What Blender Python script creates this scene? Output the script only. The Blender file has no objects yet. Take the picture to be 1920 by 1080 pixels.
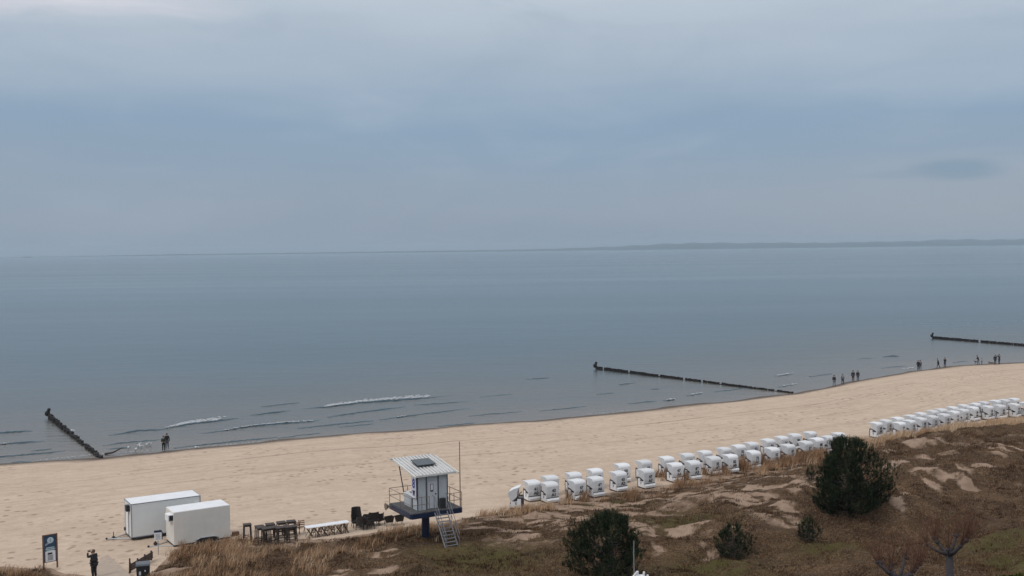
import bpy, bmesh, math, random
import numpy as np
from mathutils import Vector, Matrix

random.seed(7); rng = np.random.default_rng(7)
S = bpy.context.scene
R = math.radians

# ------------------------------------------------------------------ camera
FP, HORC, SLOPE, CH = 2000.0, 468.0, 23.5/1920, 22.0
pitch = math.atan((540-HORC)/FP); roll = math.atan(SLOPE)
cd = bpy.data.cameras.new('camera'); cam = bpy.data.objects.new('camera', cd); S.collection.objects.link(cam)
cd.sensor_width = 36; cd.lens = 36*FP/1920; cd.clip_start = 0.5; cd.clip_end = 80000
cam.matrix_world = Matrix.Translation((0, 0, CH)) @ Matrix.Rotation(R(90)-pitch, 4, 'X') @ Matrix.Rotation(-roll, 4, 'Z')
S.camera = cam
_M = np.array(cam.matrix_world.to_3x3())

# ------------------------------------------------------------------ sky and sun
SUN_EL, SUN_AZ = R(48), R(-125)      # azimuth clockwise from +Y
w = bpy.data.worlds.new('World'); S.world = w; w.use_nodes = True
nt = w.node_tree; nt.nodes.clear(); N = nt.nodes.new; L = nt.links.new
def nmath(nt, op, a, b=None, c=None, clamp=False):
    n = nt.nodes.new('ShaderNodeMath'); n.operation = op; n.use_clamp = clamp
    for i, v in enumerate((a, b, c)):
        if v is None: continue
        if isinstance(v, (int, float)): n.inputs[i].default_value = v
        else: nt.links.new(v, n.inputs[i])
    return n.outputs[0]
def nnoise(nt, vec, scale, detail=4, rough=.5, dist=0):
    n = nt.nodes.new('ShaderNodeTexNoise'); n.inputs['Scale'].default_value = scale
    n.inputs['Detail'].default_value = detail; n.inputs['Roughness'].default_value = rough
    n.inputs['Distortion'].default_value = dist
    if vec is not None: nt.links.new(vec, n.inputs['Vector'])
    return n.outputs['Fac']
def nramp(nt, fac, stops, interp='LINEAR'):
    n = nt.nodes.new('ShaderNodeValToRGB'); cr = n.color_ramp; cr.interpolation = interp
    while len(cr.elements) < len(stops): cr.elements.new(0.5)
    for e, (p, c) in zip(cr.elements, stops):
        e.position = p; e.color = tuple(c)+(1,) if len(c) == 3 else c
    nt.links.new(fac, n.inputs[0]); return n.outputs[0]
def nmix(nt, fac, a, b, mode='MIX'):
    n = nt.nodes.new('ShaderNodeMixRGB'); n.blend_type = mode
    for i, v in enumerate((fac, a, b)):
        if isinstance(v, (int, float)): n.inputs[i].default_value = v
        elif isinstance(v, tuple): n.inputs[i].default_value = v+(1,) if len(v) == 3 else v
        else: nt.links.new(v, n.inputs[i])
    return n.outputs[0]
def nmap(nt, vec, scale, loc=(0,0,0), rot=(0,0,0)):
    n = nt.nodes.new('ShaderNodeMapping'); n.inputs['Scale'].default_value = scale
    n.inputs['Location'].default_value = loc; n.inputs['Rotation'].default_value = rot
    nt.links.new(vec, n.inputs[0]); return n.outputs[0]

tc = N('ShaderNodeTexCoord'); sx = N('ShaderNodeSeparateXYZ'); L(tc.outputs['Generated'], sx.inputs[0])
dx, dy, dz = sx.outputs
az = nmath(nt, 'ARCTAN2', dx, dy)
cmb = N('ShaderNodeCombineXYZ'); L(az, cmb.inputs[0]); L(dz, cmb.inputs[1])
flat = nmap(nt, cmb.outputs[0], (2.2, 16, 1))
fine = nmap(nt, cmb.outputs[0], (6, 34, 1))
n1 = nnoise(nt, flat, 1.0, 3, .45, .3); n2 = nnoise(nt, fine, 1.0, 5, .55, .4)
elev = nmath(nt, 'ADD', dz, nmath(nt, 'MULTIPLY', nmath(nt, 'SUBTRACT', n1, .5), .085))
elev = nmath(nt, 'ADD', elev, nmath(nt, 'MULTIPLY', nmath(nt, 'SUBTRACT', n2, .5), .018))
elev = nmath(nt, 'ADD', elev, nmath(nt, 'MULTIPLY', az, .015))
cloud = nramp(nt, elev, [(0.0, (.305, .37, .465)), (.035, (.325, .395, .49)), (.075, (.295, .388, .505)), (.112, (.275, .385, .52)),
                         (.138, (.345, .445, .565)), (.19, (.45, .53, .625)), (.24, (.58, .65, .72)), (.55, (.85, .88, .92)), (1.0, (1.0, 1.02, 1.06))])
# pale thin spot high on the left and one dark lens cloud low on the right
def blob(azc, dzc, ra, rz, amp, nz):
    a = nmath(nt, 'DIVIDE', nmath(nt, 'SUBTRACT', az, azc), ra); b = nmath(nt, 'DIVIDE', nmath(nt, 'SUBTRACT', dz, dzc), rz)
    d = nmath(nt, 'ADD', nmath(nt, 'MULTIPLY', a, a), nmath(nt, 'MULTIPLY', b, b))
    d = nmath(nt, 'ADD', nmath(nt, 'SQRT', d), nmath(nt, 'MULTIPLY', nmath(nt, 'SUBTRACT', n2, .5), nz))
    n = nt.nodes.new('ShaderNodeMapRange'); n.interpolation_type = 'SMOOTHSTEP'
    n.inputs['From Min'].default_value = 1.0; n.inputs['From Max'].default_value = .35
    n.inputs['To Min'].default_value = 0; n.inputs['To Max'].default_value = amp
    nt.links.new(d, n.inputs['Value']); return n.outputs[0]
cloud = nmix(nt, blob(-.44, .240, .24, .055, 1.0, .9), cloud, (.76, .755, .81))
n3 = nnoise(nt, nmap(nt, cmb.outputs[0], (3, 9, 1), loc=(4, 2, 0)), 1.6, 6, .6, .6)
cloud = nmix(nt, nramp(nt, n3, [(.5, (0,)*3), (.75, (.18,)*3)]), cloud, (.60, .66, .74))
cloud = nmix(nt, nramp(nt, n3, [(.28, (.22,)*3), (.46, (0,)*3)]), cloud, (.24, .34, .46))
lw = nt.nodes.new('ShaderNodeMapRange'); lw.interpolation_type = 'SMOOTHSTEP'; nt.links.new(az, lw.inputs['Value']); lw.inputs['From Min'].default_value = .02; lw.inputs['From Max'].default_value = .45
cloud = nmix(nt, nmath(nt, 'MULTIPLY', nmath(nt, 'MULTIPLY', lw.outputs[0], .75), nramp(nt, dz, [(.0, (1,)*3), (.05, (.8,)*3), (.085, (0,)*3)])), cloud, (.38, .42, .485))
cloud = nmix(nt, blob(.397, .064, .05, .0115, .62, .9), cloud, (.20, .315, .43))
cloud = nmix(nt, blob(.355, .0615, .06, .005, .35, .9), cloud, (.25, .34, .45))
sky = N('ShaderNodeTexSky'); sky.sky_type = 'NISHITA'; sky.sun_disc = False
sky.sun_elevation = SUN_EL; sky.sun_rotation = SUN_AZ; sky.dust_density = 3
skyc = nmix(nt, 1.0, sky.outputs[0], (.09, .09, .09), 'MULTIPLY')
tot = nmix(nt, .12, cloud, skyc)
bg = N('ShaderNodeBackground'); L(tot, bg.inputs[0]); bg.inputs[1].default_value = 1.0
out = N('ShaderNodeOutputWorld'); L(bg.outputs[0], out.inputs[0])

sd = bpy.data.lights.new('sun', 'SUN'); sd.energy = 1.0; sd.angle = R(14); sd.color = (1, .965, .92)
sun = bpy.data.objects.new('sun', sd); S.collection.objects.link(sun)
sv = Vector((math.sin(SUN_AZ)*math.cos(SUN_EL), math.cos(SUN_AZ)*math.cos(SUN_EL), math.sin(SUN_EL)))
sun.rotation_euler = sv.to_track_quat('Z', 'Y').to_euler()
S.view_settings.view_transform = 'Standard'; S.view_settings.look = 'None'
S.view_settings.exposure = 0.0; S.view_settings.gamma = 1

# ------------------------------------------------------------------ helpers
C = S.collection
def ray(px, py):
    d = _M @ np.array([px-960, 540-py, -FP]); return d/np.linalg.norm(d)
def at(px, py, z=0.0):                         # where a line of sight meets the height z
    d = ray(px, py); t = (z-CH)/d[2]; return Vector((t*d[0], t*d[1], z))
def atd(px, py, dist):                         # point at a forward distance
    d = ray(px, py); t = dist/d[1]; return Vector((t*d[0], dist, CH+t*d[2]))

def _h(ix, iy, k):
    a = (ix*374761393 + iy*668265263 + k*974634777) & 0xffffffff
    a = ((a ^ (a >> 13))*1274126177) & 0xffffffff
    return ((a ^ (a >> 16)) & 0xffff)/65535.0
def vnoise(x, y, k=0):
    x = np.asarray(x, float); y = np.asarray(y, float)
    ix = np.floor(x).astype(np.int64); iy = np.floor(y).astype(np.int64); fx = x-ix; fy = y-iy
    fx = fx*fx*(3-2*fx); fy = fy*fy*(3-2*fy)
    return (_h(ix, iy, k)*(1-fx)+_h(ix+1, iy, k)*fx)*(1-fy)+(_h(ix, iy+1, k)*(1-fx)+_h(ix+1, iy+1, k)*fx)*fy
def fbm(x, y, k=0, o=4):
    s = 0; a = .5; 
    for i in range(o): s = s+a*vnoise(x*2**i, y*2**i, k+i*7); a *= .5
    return s/(1-.5**o)
def sstep(a, b, x):
    t = np.clip((x-a)/(b-a), 0, 1); return t*t*(3-2*t)

SHORE = [(-60,873),(0,869),(100,863),(190,859),(300,848),(400,837),(500,828),(600,818),(700,809),(800,803),(900,795),(1000,789),(1100,779),(1200,770),
         (1300,759),(1400,748),(1490,737),(1560,723),(1620,711),(1700,697),(1800,686),(1920,680),(1990,675)]
sp = [at(x, y, 0) for x, y in SHORE]
shx = np.array([-400]+[p.x for p in sp]+[500]); shy = np.array([sp[0].y-(sp[0].x+400)*.22]+[p.y for p in sp]+[sp[-1].y+(500-sp[-1].x)*.18])
EDGE = [(-60,1058),(0,1060),(90,1064),(160,1078),(215,1130),(262,1095),(285,1042),(320,1020),(380,1013),(450,1010),(520,1013),(640,1006),(760,988),(870,972),(960,954),
        (1080,934),(1185,918),(1300,900),(1400,883),(1500,863),(1640,822),(1760,806),(1920,786),(1990,778)]
ep = [at(x, y, 1.6) for x, y in EDGE]
edx = np.array([-400]+[p.x for p in ep]+[500]); edy = np.array([ep[0].y-(ep[0].x+400)*.2]+[p.y for p in ep]+[ep[-1].y+(500-ep[-1].x)*.3])
def s_in(x, y): return (np.interp(x, shx, shy)-y)*.90
def t_in(x, y): return (np.interp(x, edx, edy)-y)*.87
def H(x, y, rough=True):
    x = np.asarray(x, float); y = np.asarray(y, float)
    s = s_in(x, y); t = t_in(x, y)
    z = np.where(s > 0, 1.6*(1-np.exp(-s/13.0)), np.maximum(s*.05, -5))+(fbm(x/6.0, y/6.0, 33, 3)-.5)*.22*np.exp(-(s/3.5)**2)
    gap = np.exp(-((x+25.0)/2.6)**2)*sstep(95, 60, y)        # the sand path to the beach
    xf = .36+.64*sstep(6, 40, x)
    d = (.35*sstep(-.3, 2.5, t)+2.0*sstep(1, 13, t)-.5*sstep(16, 26, t))
    d = d*xf*(1-.75*gap)
    if rough:
        m = sstep(0, 5, t)
        d = d+m*(1-.8*gap)*((fbm(x/7.0, y/5.0, 3)-.5)*(1.1+1.5*sstep(5, 12, t)*sstep(0, 12, x))+(fbm(x/1.6, y/1.6, 9)-.5)*.5+(1-np.abs(fbm(x/4.5+y/11, y/2.6, 15, 4)*2-1)-.75)*.9*sstep(2, 8, t))
        z = z+sstep(2, 6, s)*(1-m)*((fbm(x/5, y/3, 21)-.5)*.12)
    return z+d
def g(px, py):                                  # where a line of sight meets the ground
    z = 1.5
    for i in range(40):
        p = at(px, py, z); z = .5*z+.5*float(H(p.x, p.y))
    p = at(px, py, z); return Vector((p.x, p.y, float(H(p.x, p.y))))
def gz(x, y): return float(H(x, y))

class MB:
    def __init__(s): s.v = []; s.f = []
    def quadmesh(s, vs, fs):
        b = len(s.v); s.v += [tuple(v) for v in vs]; s.f += [tuple(i+b for i in f) for f in fs]; return s
    def box(s, c, d, rot=None, taper=1.0):
        x, y, z = d[0]/2, d[1]/2, d[2]/2; c = Vector(c)
        vs = [Vector((sx*x*(taper if sz > 0 else 1), sy*y*(taper if sz > 0 else 1), sz*z)) for sz in (-1, 1) for sx, sy in ((-1,-1),(1,-1),(1,1),(-1,1))]
        if rot is not None: vs = [rot @ v for v in vs]
        return s.quadmesh([v+c for v in vs], [(3,2,1,0),(4,5,6,7),(0,1,5,4),(1,2,6,5),(2,3,7,6),(3,0,4,7)])
    def tube(s, pts, rs, n=6, cap=True):
        pts = [Vector(p) for p in pts]
        if not isinstance(rs, (list, tuple)): rs = [rs]*len(pts)
        vs = []; 
        for i, p in enumerate(pts):
            t = (pts[min(i+1, len(pts)-1)]-pts[max(i-1, 0)]).normalized()
            a = t.cross(Vector((0, 0, 1)) if abs(t.z) < .9 else Vector((1, 0, 0))).normalized(); b = t.cross(a)
            for k in range(n):
                an = 2*math.pi*k/n; vs.append(p+(a*math.cos(an)+b*math.sin(an))*rs[i])
        fs = [(i*n+k, i*n+(k+1) % n, (i+1)*n+(k+1) % n, (i+1)*n+k) for i in range(len(pts)-1) for k in range(n)]
        if cap: fs += [tuple(range(n))[::-1], tuple(range((len(pts)-1)*n, len(pts)*n))]
        return s.quadmesh(vs, fs)
    def prism(s, prof, x0, x1):                  # (y,z) outline swept along x
        n = len(prof); vs = [(x0, y, z) for y, z in prof]+[(x1, y, z) for y, z in prof]
        fs = [(i, (i+1) % n, n+(i+1) % n, n+i) for i in range(n)]+[tuple(range(n))[::-1], tuple(range(n, 2*n))]
        return s.quadmesh(vs, fs)
    def ball(s, c, r, n=8, sc=(1,1,1), wob=0):
        vs = []; fs = []; m = n//2+1
        for i in range(m+1):
            th = math.pi*i/m
            for k in range(n):
                ph = 2*math.pi*k/n; q = r*(1+random.uniform(-wob, wob))
                vs.append((c[0]+q*sc[0]*math.sin(th)*math.cos(ph), c[1]+q*sc[1]*math.sin(th)*math.sin(ph), c[2]+q*sc[2]*math.cos(th)))
        for i in range(m):
            for k in range(n): fs.append((i*n+k, (i+1)*n+k, (i+1)*n+(k+1) % n, i*n+(k+1) % n))
        return s.quadmesh(vs, fs)
    def build(s, name, m, parent=None, smooth=False, bevel=0):
        me = bpy.data.meshes.new(name); me.from_pydata(s.v, [], s.f); me.materials.append(m)
        bm = bmesh.new(); bm.from_mesh(me); bmesh.ops.recalc_face_normals(bm, faces=bm.faces)
        if bevel: bmesh.ops.bevel(bm, geom=bm.edges[:], offset=bevel, segments=1, affect='EDGES', clamp_overlap=True)
        bm.to_mesh(me); bm.free()
        if smooth: me.polygons.foreach_set('use_smooth', [True]*len(me.polygons))
        o = bpy.data.objects.new(name, me); C.objects.link(o); o.parent = parent; return o
def npmesh(name, V, F, m, attrs=None, smooth=False, parent=None):
    V = np.asarray(V, np.float32); F = np.asarray(F, np.int32); me = bpy.data.meshes.new(name)
    me.vertices.add(len(V)); me.vertices.foreach_set('co', V.ravel())
    k = F.shape[1]; me.loops.add(F.size); me.loops.foreach_set('vertex_index', F.ravel())
    me.polygons.add(len(F)); me.polygons.foreach_set('loop_start', np.arange(0, F.size, k, dtype=np.int32))
    me.polygons.foreach_set('loop_total', np.full(len(F), k, np.int32))
    if smooth: me.polygons.foreach_set('use_smooth', np.ones(len(F), bool))
    me.update(calc_edges=True)
    for a, v in (attrs or {}).items():
        at_ = me.attributes.new(a, 'FLOAT', 'POINT'); at_.data.foreach_set('value', np.asarray(v, np.float32).ravel())
    me.materials.append(m); o = bpy.data.objects.new(name, me); C.objects.link(o); o.parent = parent; return o
def tag(o, label=None, cat=None, group=None, kind=None):
    if label: o['label'] = label
    if cat: o['category'] = cat
    if group: o['group'] = group
    if kind: o['kind'] = kind
    return o
def empty(name, loc, rz, label, cat, group=None):
    o = bpy.data.objects.new(name, None); C.objects.link(o); o.location = loc; o.rotation_euler = (0, 0, rz)
    o.empty_display_size = .3; return tag(o, label, cat, group)
def kids(o, ch): return [c for c in ch.get(o.name, [])]
def copy_tree(o, parent=None):
    c = o.copy(); C.objects.link(c); c.parent = parent
    for q in list(o.children): copy_tree(q, c)
    return c
def text_mesh(body, size, name='text', depth=.004):
    cu = bpy.data.curves.new(name, 'FONT'); cu.body = body; cu.size = size; cu.align_x = 'CENTER'; cu.align_y = 'CENTER'; cu.extrude = depth; cu.space_line = .92
    cu.offset = size*.03
    o = bpy.data.objects.new(name, cu); C.objects.link(o); dg = bpy.context.evaluated_depsgraph_get()
    me = bpy.data.meshes.new_from_object(o.evaluated_get(dg)); bpy.data.objects.remove(o); return me

def pm(name, col, rough=.6, var=.15, scale=4, metal=0, bump=0, col2=None):
    m = bpy.data.materials.new(name); m.use_nodes = True; nt = m.node_tree; b = nt.nodes['Principled BSDF']
    tc = nt.nodes.new('ShaderNodeTexCoord'); f = nnoise(nt, tc.outputs['Object'], scale, 5, .6)
    c2 = col2 or tuple(c*(1-var) for c in col); c1 = col if col2 else tuple(min(1, c*(1+var*.6)) for c in col)
    nt.links.new(nramp(nt, f, [(.3, c2), (.7, c1)]), b.inputs['Base Color'])
    b.inputs['Roughness'].default_value = rough; b.inputs['Metallic'].default_value = metal
    if bump:
        bn = nt.nodes.new('ShaderNodeBump'); bn.inputs['Strength'].default_value = bump; nt.links.new(f, bn.inputs['Height']); nt.links.new(bn.outputs[0], b.inputs['Normal'])
    return m
def attr(nt, name):
    n = nt.nodes.new('ShaderNodeAttribute'); n.attribute_name = name; return n.outputs['Fac']

# ------------------------------------------------------------------ ground
def axis(segs):
    a = []
    for lo, hi, st in segs: a += list(np.arange(lo, hi, st))
    return np.array(a+[segs[-1][1]])
gx = axis([(-400,-120,20),(-120,-50,2.5),(-50,-28,.5),(-28,48,.22),(48,75,.4),(75,130,1.5),(130,500,20)])
gy = axis([(-80,40,8),(40,56,1),(56,96,.2),(96,130,.35),(130,215,.7),(215,330,5)])
X, Y = np.meshgrid(gx, gy); Z = H(X, Y)
V = np.stack([X.ravel(), Y.ravel(), Z.ravel()], 1); nx, ny = len(gx), len(gy)
idx = np.arange(nx*ny).reshape(ny, nx)
F = np.stack([idx[:-1,:-1].ravel(), idx[:-1,1:].ravel(), idx[1:,1:].ravel(), idx[1:,:-1].ravel()], 1)
# bare sand scars in the dune cover, at the places the wind opened them
SCARS = [(1020,962,60,9),(1025,985,48,13),(900,985,30,6),(722,1041,22,11),(660,1040,26,4),(560,1012,60,4),(480,1022,50,4),(350,1040,55,5),(300,1058,22,10),(330,1068,45,5),(640,1074,26,4),
         (715,1077,38,5),(1265,898,120,7),(1400,885,90,8),(1450,912,80,7),(1415,937,40,13),(1455,952,42,20),(1500,905,40,10),(1330,1022,22,17),(1210,990,24,12),(1230,1010,14,24),(1290,990,60,8),(1380,990,22,4),
         (1300,925,40,4),(1690,838,50,4),(1710,862,60,3),(1730,882,36,5),(1745,905,16,8),(1700,920,16,4),(1685,945,12,8),(1790,885,36,4),(1840,875,36,4),(1815,905,24,5),(1905,917,16,3),(1880,840,40,5),
         (1560,940,20,8),(1060,1000,22,12),(1480,962,30,9),(870,968,40,4),(1140,950,60,5),(800,1000,22,3)]
pts = [(g(a, b), c/FP, d/FP) for a, b, c, d in SCARS]
scar = np.zeros_like(X)
for p, ra, rb in pts:
    d0 = p.y; wx = ra*d0; wy = max(.5, rb*d0*d0/(CH-p.z)); u = (X-p.x)/wx; v = (Y-p.y-.35*(X-p.x))/wy
    scar = np.maximum(scar, np.exp(-(u*u+v*v)*.75))
T = t_in(X, Y); gapm = np.exp(-((X+25.2+.12*(Y-66))/2.2)**2)*sstep(78, 70, Y)
nzv = fbm(X/2.2, Y/2.2, 31); nzf = fbm(X/.7, Y/.7, 41)
veg = sstep(-.6, 1.6, T+(nzv-.5)*3.0)
stk = fbm((X+Y*.55)/.7, (Y-X*.25)/2.6, 61, 5); stk2 = fbm((X+Y*.4)/1.5, Y/.55, 71, 5)
brk = np.where(X > 28, stk, stk2*.7+stk*.3)
mid = .62*sstep(-8, 2, X)*sstep(34, 24, X)*sstep(15, 8, T)+.34*sstep(30, 40, X)*sstep(6, 9, T)*sstep(24, 17, T)+.16*sstep(-5, -12, X)
veg = veg-np.clip(scar*1.05+.06+mid, 0, 1)*sstep(.40, .60, brk)*1.0-gapm*1.2
veg = np.clip(veg+(nzv-.5)*.35+(nzf-.5)*.35, 0, 1)*sstep(-1.5, .5, T)
GR = [(900,1050,110,30),(1270,978,70,16),(1880,1020,80,18),(1330,1070,90,20),(1560,1030,60,12),(860,950,40,8),(740,985,50,10),(1900,1060,50,25),(1150,945,60,6)]
green = np.zeros_like(X)
for a, b, c, d in GR:
    p = g(a, b); wx = c/FP*p.y; wy = d/FP*p.y**2/(CH-p.z); green = np.maximum(green, np.exp(-(((X-p.x)/wx)**2+((Y-p.y)/wy)**2)*.8))
sA = s_in(X, Y)

m = bpy.data.materials.new('dune_and_beach'); m.use_nodes = True; nt = m.node_tree; b = nt.nodes['Principled BSDF']; b.inputs['Roughness'].default_value = .95
b.inputs['Specular IOR Level'].default_value = .06
geo = nt.nodes.new('ShaderNodeNewGeometry'); P = geo.outputs['Position']
sxyz = nt.nodes.new('ShaderNodeSeparateXYZ'); nt.links.new(P, sxyz.inputs[0])
cc = nt.nodes.new('ShaderNodeCombineXYZ'); nt.links.new(nmath(nt, 'MULTIPLY', sxyz.outputs[0], .035), cc.inputs[0]); nt.links.new(nmath(nt, 'MULTIPLY', attr(nt, 's'), .8), cc.inputs[1])
stripe = nnoise(nt, cc.outputs[0], 1.0, 6, .62, .15)
cc2 = nt.nodes.new('ShaderNodeCombineXYZ'); nt.links.new(nmath(nt, 'MULTIPLY', sxyz.outputs[0], .02), cc2.inputs[0]); nt.links.new(nmath(nt, 'MULTIPLY', attr(nt, 's'), .42), cc2.inputs[1])
line = nnoise(nt, cc2.outputs[0], 1.0, 3, .5, .1)
blot = nnoise(nt, P, .25, 5, .6); grain = nnoise(nt, P, 3.0, 6, .7)
sand = nramp(nt, blot, [(.3, (.50, .385, .295)), (.7, (.56, .44, .34))])
sand = nmix(nt, nramp(nt, stripe, [(.40, (.35,)*3), (.50, (0,)*3)]), sand, (.43, .33, .25))
sand = nmix(nt, nramp(nt, line, [(.485, (0,)*3), (.495, (.45,)*3), (.502, (0,)*3)]), sand, (.33, .25, .19))
sand = nmix(nt, nramp(nt, grain, [(.3, (.35,)*3), (.5, (0,)*3)]), sand, (.36, .275, .20))
clump = nnoise(nt, P, .9, 6, .72)
sand = nmix(nt, nramp(nt, clump, [(.34, (.55,)*3), (.47, (0,)*3)]), sand, (.40, .30, .225))
sand = nmix(nt, nramp(nt, clump, [(.55, (0,)*3), (.68, (.5,)*3)]), sand, (.64, .52, .40))
vor = nt.nodes.new('ShaderNodeTexVoronoi'); vor.inputs['Scale'].default_value = 1.0; nt.links.new(P, vor.inputs['Vector'])
dots = nmath(nt, 'MULTIPLY', nramp(nt, vor.outputs['Distance'], [(.16, (1,)*3), (.3, (0,)*3)]), nramp(nt, nnoise(nt, P, .10, 3), [(.44, (0,)*3), (.56, (.8,)*3)]))
sand = nmix(nt, dots, sand, (.28, .21, .155))
wetz = nmath(nt, 'ADD', sxyz.outputs[2], nmath(nt, 'MULTIPLY', nmath(nt, 'SUBTRACT', nnoise(nt, P, .35, 4), .5), .16))
wetf = nramp(nt, wetz, [(.18, (1,)*3), (.30, (.55,)*3), (.46, (0,)*3)])
sand = nmix(nt, wetf, sand, (.125, .098, .082))
sl = nmath(nt, 'ADD', attr(nt, 's'), nmath(nt, 'MULTIPLY', nmath(nt, 'SUBTRACT', nnoise(nt, nmap(nt, P, (.06, .06, 1)), 1, 3), .5), 3.0))
for c0, wd, am in ((15.3, .28, .85), (17.2, .16, .5), (20.5, .14, .4), (24.5, .16, .5), (31, .14, .45), (9.5, .14, .45), (5.5, .12, .4)):
    lf = nmath(nt, 'SUBTRACT', 1.0, nmath(nt, 'DIVIDE', nmath(nt, 'ABSOLUTE', nmath(nt, 'SUBTRACT', sl, c0)), wd), clamp=True)
    lf = nmath(nt, 'MULTIPLY', nmath(nt, 'MULTIPLY', lf, am), nramp(nt, nnoise(nt, nmap(nt, P, (.12, .12, 1), loc=(c0, 0, 0)), 1, 4, .6), [(.40, (.1,)*3), (.55, (1,)*3)]))
    sand = nmix(nt, lf, sand, (.17, .125, .095))
weed = nmath(nt, 'MULTIPLY', nramp(nt, wetz, [(.13, (0,)*3), (.17, (1,)*3), (.22, (0,)*3)]), nramp(nt, nnoise(nt, P, 1.7, 5, .7), [(.5, (0,)*3), (.62, (.8,)*3)]))
sand = nmix(nt, weed, sand, (.10, .075, .06))
v1 = nnoise(nt, P, .55, 6, .65); v2 = nnoise(nt, P, 4.0, 6, .75)
vegc = nramp(nt, v1, [(.32, (.052, .028, .016)), (.5, (.098, .056, .031)), (.68, (.155, .095, .055))])
vegc = nmix(nt, nramp(nt, v2, [(.35, (.75,)*3), (.6, (0,)*3)]), vegc, (.045, .034, .024))
v3 = nnoise(nt, P, 9.0, 4, .7)
vegc = nmix(nt, nramp(nt, v3, [(.52, (0,)*3), (.66, (.7,)*3)]), vegc, (.24, .17, .115))
vegc = nmix(nt, nramp(nt, v3, [(.34, (.8,)*3), (.46, (0,)*3)]), vegc, (.022, .016, .012))
gf = nmath(nt, 'MULTIPLY', attr(nt, 'green'), nramp(nt, nnoise(nt, P, 1.1, 5, .65), [(.35, (.2,)*3), (.6, (.95,)*3)]))
vegc = nmix(nt, gf, vegc, (.075, .070, .024))
vf = nmath(nt, 'ADD', attr(nt, 'veg'), nmath(nt, 'MULTIPLY', nmath(nt, 'SUBTRACT', v2, .5), .9))
vf = nmath(nt, 'ADD', vf, nmath(nt, 'MULTIPLY', nmath(nt, 'SUBTRACT', v3, .5), .7)); vf = nramp(nt, vf, [(.30, (0,)*3), (.66, (1,)*3)])
dsand = nmix(nt, nramp(nt, nnoise(nt, P, 1.2, 5, .6), [(.35, (.75,)*3), (.65, (0,)*3)]), (.34, .245, .18), (.20, .135, .098))
sandall = nmix(nt, nmath(nt, 'GREATER_THAN', attr(nt, 'tt'), 0.0), sand, dsand)
nt.links.new(nmix(nt, vf, sandall, vegc), b.inputs['Base Color'])
nt.links.new(nmath(nt, 'SUBTRACT', .95, nmath(nt, 'MULTIPLY', wetf, .1)), b.inputs['Roughness'])
bn = nt.nodes.new('ShaderNodeBump'); bn.inputs['Strength'].default_value = .5; bn.inputs['Distance'].default_value = .12
hh = nmath(nt, 'ADD', nmath(nt, 'MULTIPLY', grain, .5), nmath(nt, 'MULTIPLY', nmath(nt, 'MULTIPLY', v2, vf), 2.0)); hh = nmath(nt, 'SUBTRACT', hh, nmath(nt, 'MULTIPLY', dots, .5))
nt.links.new(hh, bn.inputs['Height']); nt.links.new(bn.outputs[0], b.inputs['Normal'])
ground = npmesh('ground', V, F, m, dict(veg=veg, green=green, s=sA, tt=T+(nzv-.5)*1.5), smooth=True); tag(ground, kind='structure')

# ------------------------------------------------------------------ water
wx_ = axis([(-30000,-2000,4000),(-2000,-200,200),(-200,200,1.2),(200,2000,200),(2000,30000,4000)])
wy_ = axis([(60,110,1.2),(110,330,1.2),(330,1000,40),(1000,15600,900)])
WX, WY = np.meshgrid(wx_, wy_); sw = -s_in(WX, WY)
near = (np.abs(WX) < 190) & (WY < 325)
WZ = np.where(near, (fbm(WX/9+WY*.03, WY/2.8, 5)-.5)*.13, 0)*np.clip((sw-1)/12, 0, 1)
inn = sw > -14
idw = np.arange(WX.size).reshape(WX.shape)
FW = np.stack([idw[:-1,:-1].ravel(), idw[:-1,1:].ravel(), idw[1:,1:].ravel(), idw[1:,:-1].ravel()], 1)
FW = FW[inn.ravel()[FW].any(1)]
m = bpy.data.materials.new('sea_water'); m.use_nodes = True; nt = m.node_tree; b = nt.nodes['Principled BSDF']
geo = nt.nodes.new('ShaderNodeNewGeometry'); P = geo.outputs['Position']
sh = nmath(nt, 'ADD', attr(nt, 'shore'), nmath(nt, 'MULTIPLY', nmath(nt, 'SUBTRACT', nnoise(nt, nmap(nt, P, (.02, .05, 1)), 1, 4), .5), 40))
wc = nramp(nt, nmath(nt, 'MULTIPLY', sh, 1/120), [(0, (.150, .122, .098)), (.10, (.105, .098, .085)), (.35, (.062, .076, .080)), (.7, (.040, .080, .105)), (1, (.034, .078, .106))])
band = nnoise(nt, nmap(nt, P, (.0012, .006, 1), rot=(0, 0, .2)), 1.0, 5, .6)
wc = nmix(nt, nramp(nt, band, [(.4, (.12,)*3), (.6, (0,)*3)]), wc, (.085, .105, .125))
nt.links.new(wc, b.inputs['Base Color']); b.inputs['IOR'].default_value = 1.33
rr0 = nt.nodes.new('ShaderNodeMapRange'); nt.links.new(attr(nt, 'shore'), rr0.inputs['Value']); rr0.inputs['From Min'].default_value = 100; rr0.inputs['From Max'].default_value = 500; rr0.inputs['To Min'].default_value = .24; rr0.inputs['To Max'].default_value = .12
nt.links.new(nmath(nt, 'ADD', rr0.outputs[0], nramp(nt, band, [(.35, (0,)*3), (.65, (.05,)*3)])), b.inputs['Roughness'])
b1 = nt.nodes.new('ShaderNodeBump'); dst = nt.nodes.new('ShaderNodeMapRange'); nt.links.new(attr(nt, 'shore'), dst.inputs['Value']); dst.inputs['From Min'].default_value = 30; dst.inputs['From Max'].default_value = 480; dst.inputs['To Min'].default_value = .75; dst.inputs['To Max'].default_value = .10; nt.links.new(dst.outputs[0], b1.inputs['Strength']); b1.inputs['Distance'].default_value = .25
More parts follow.
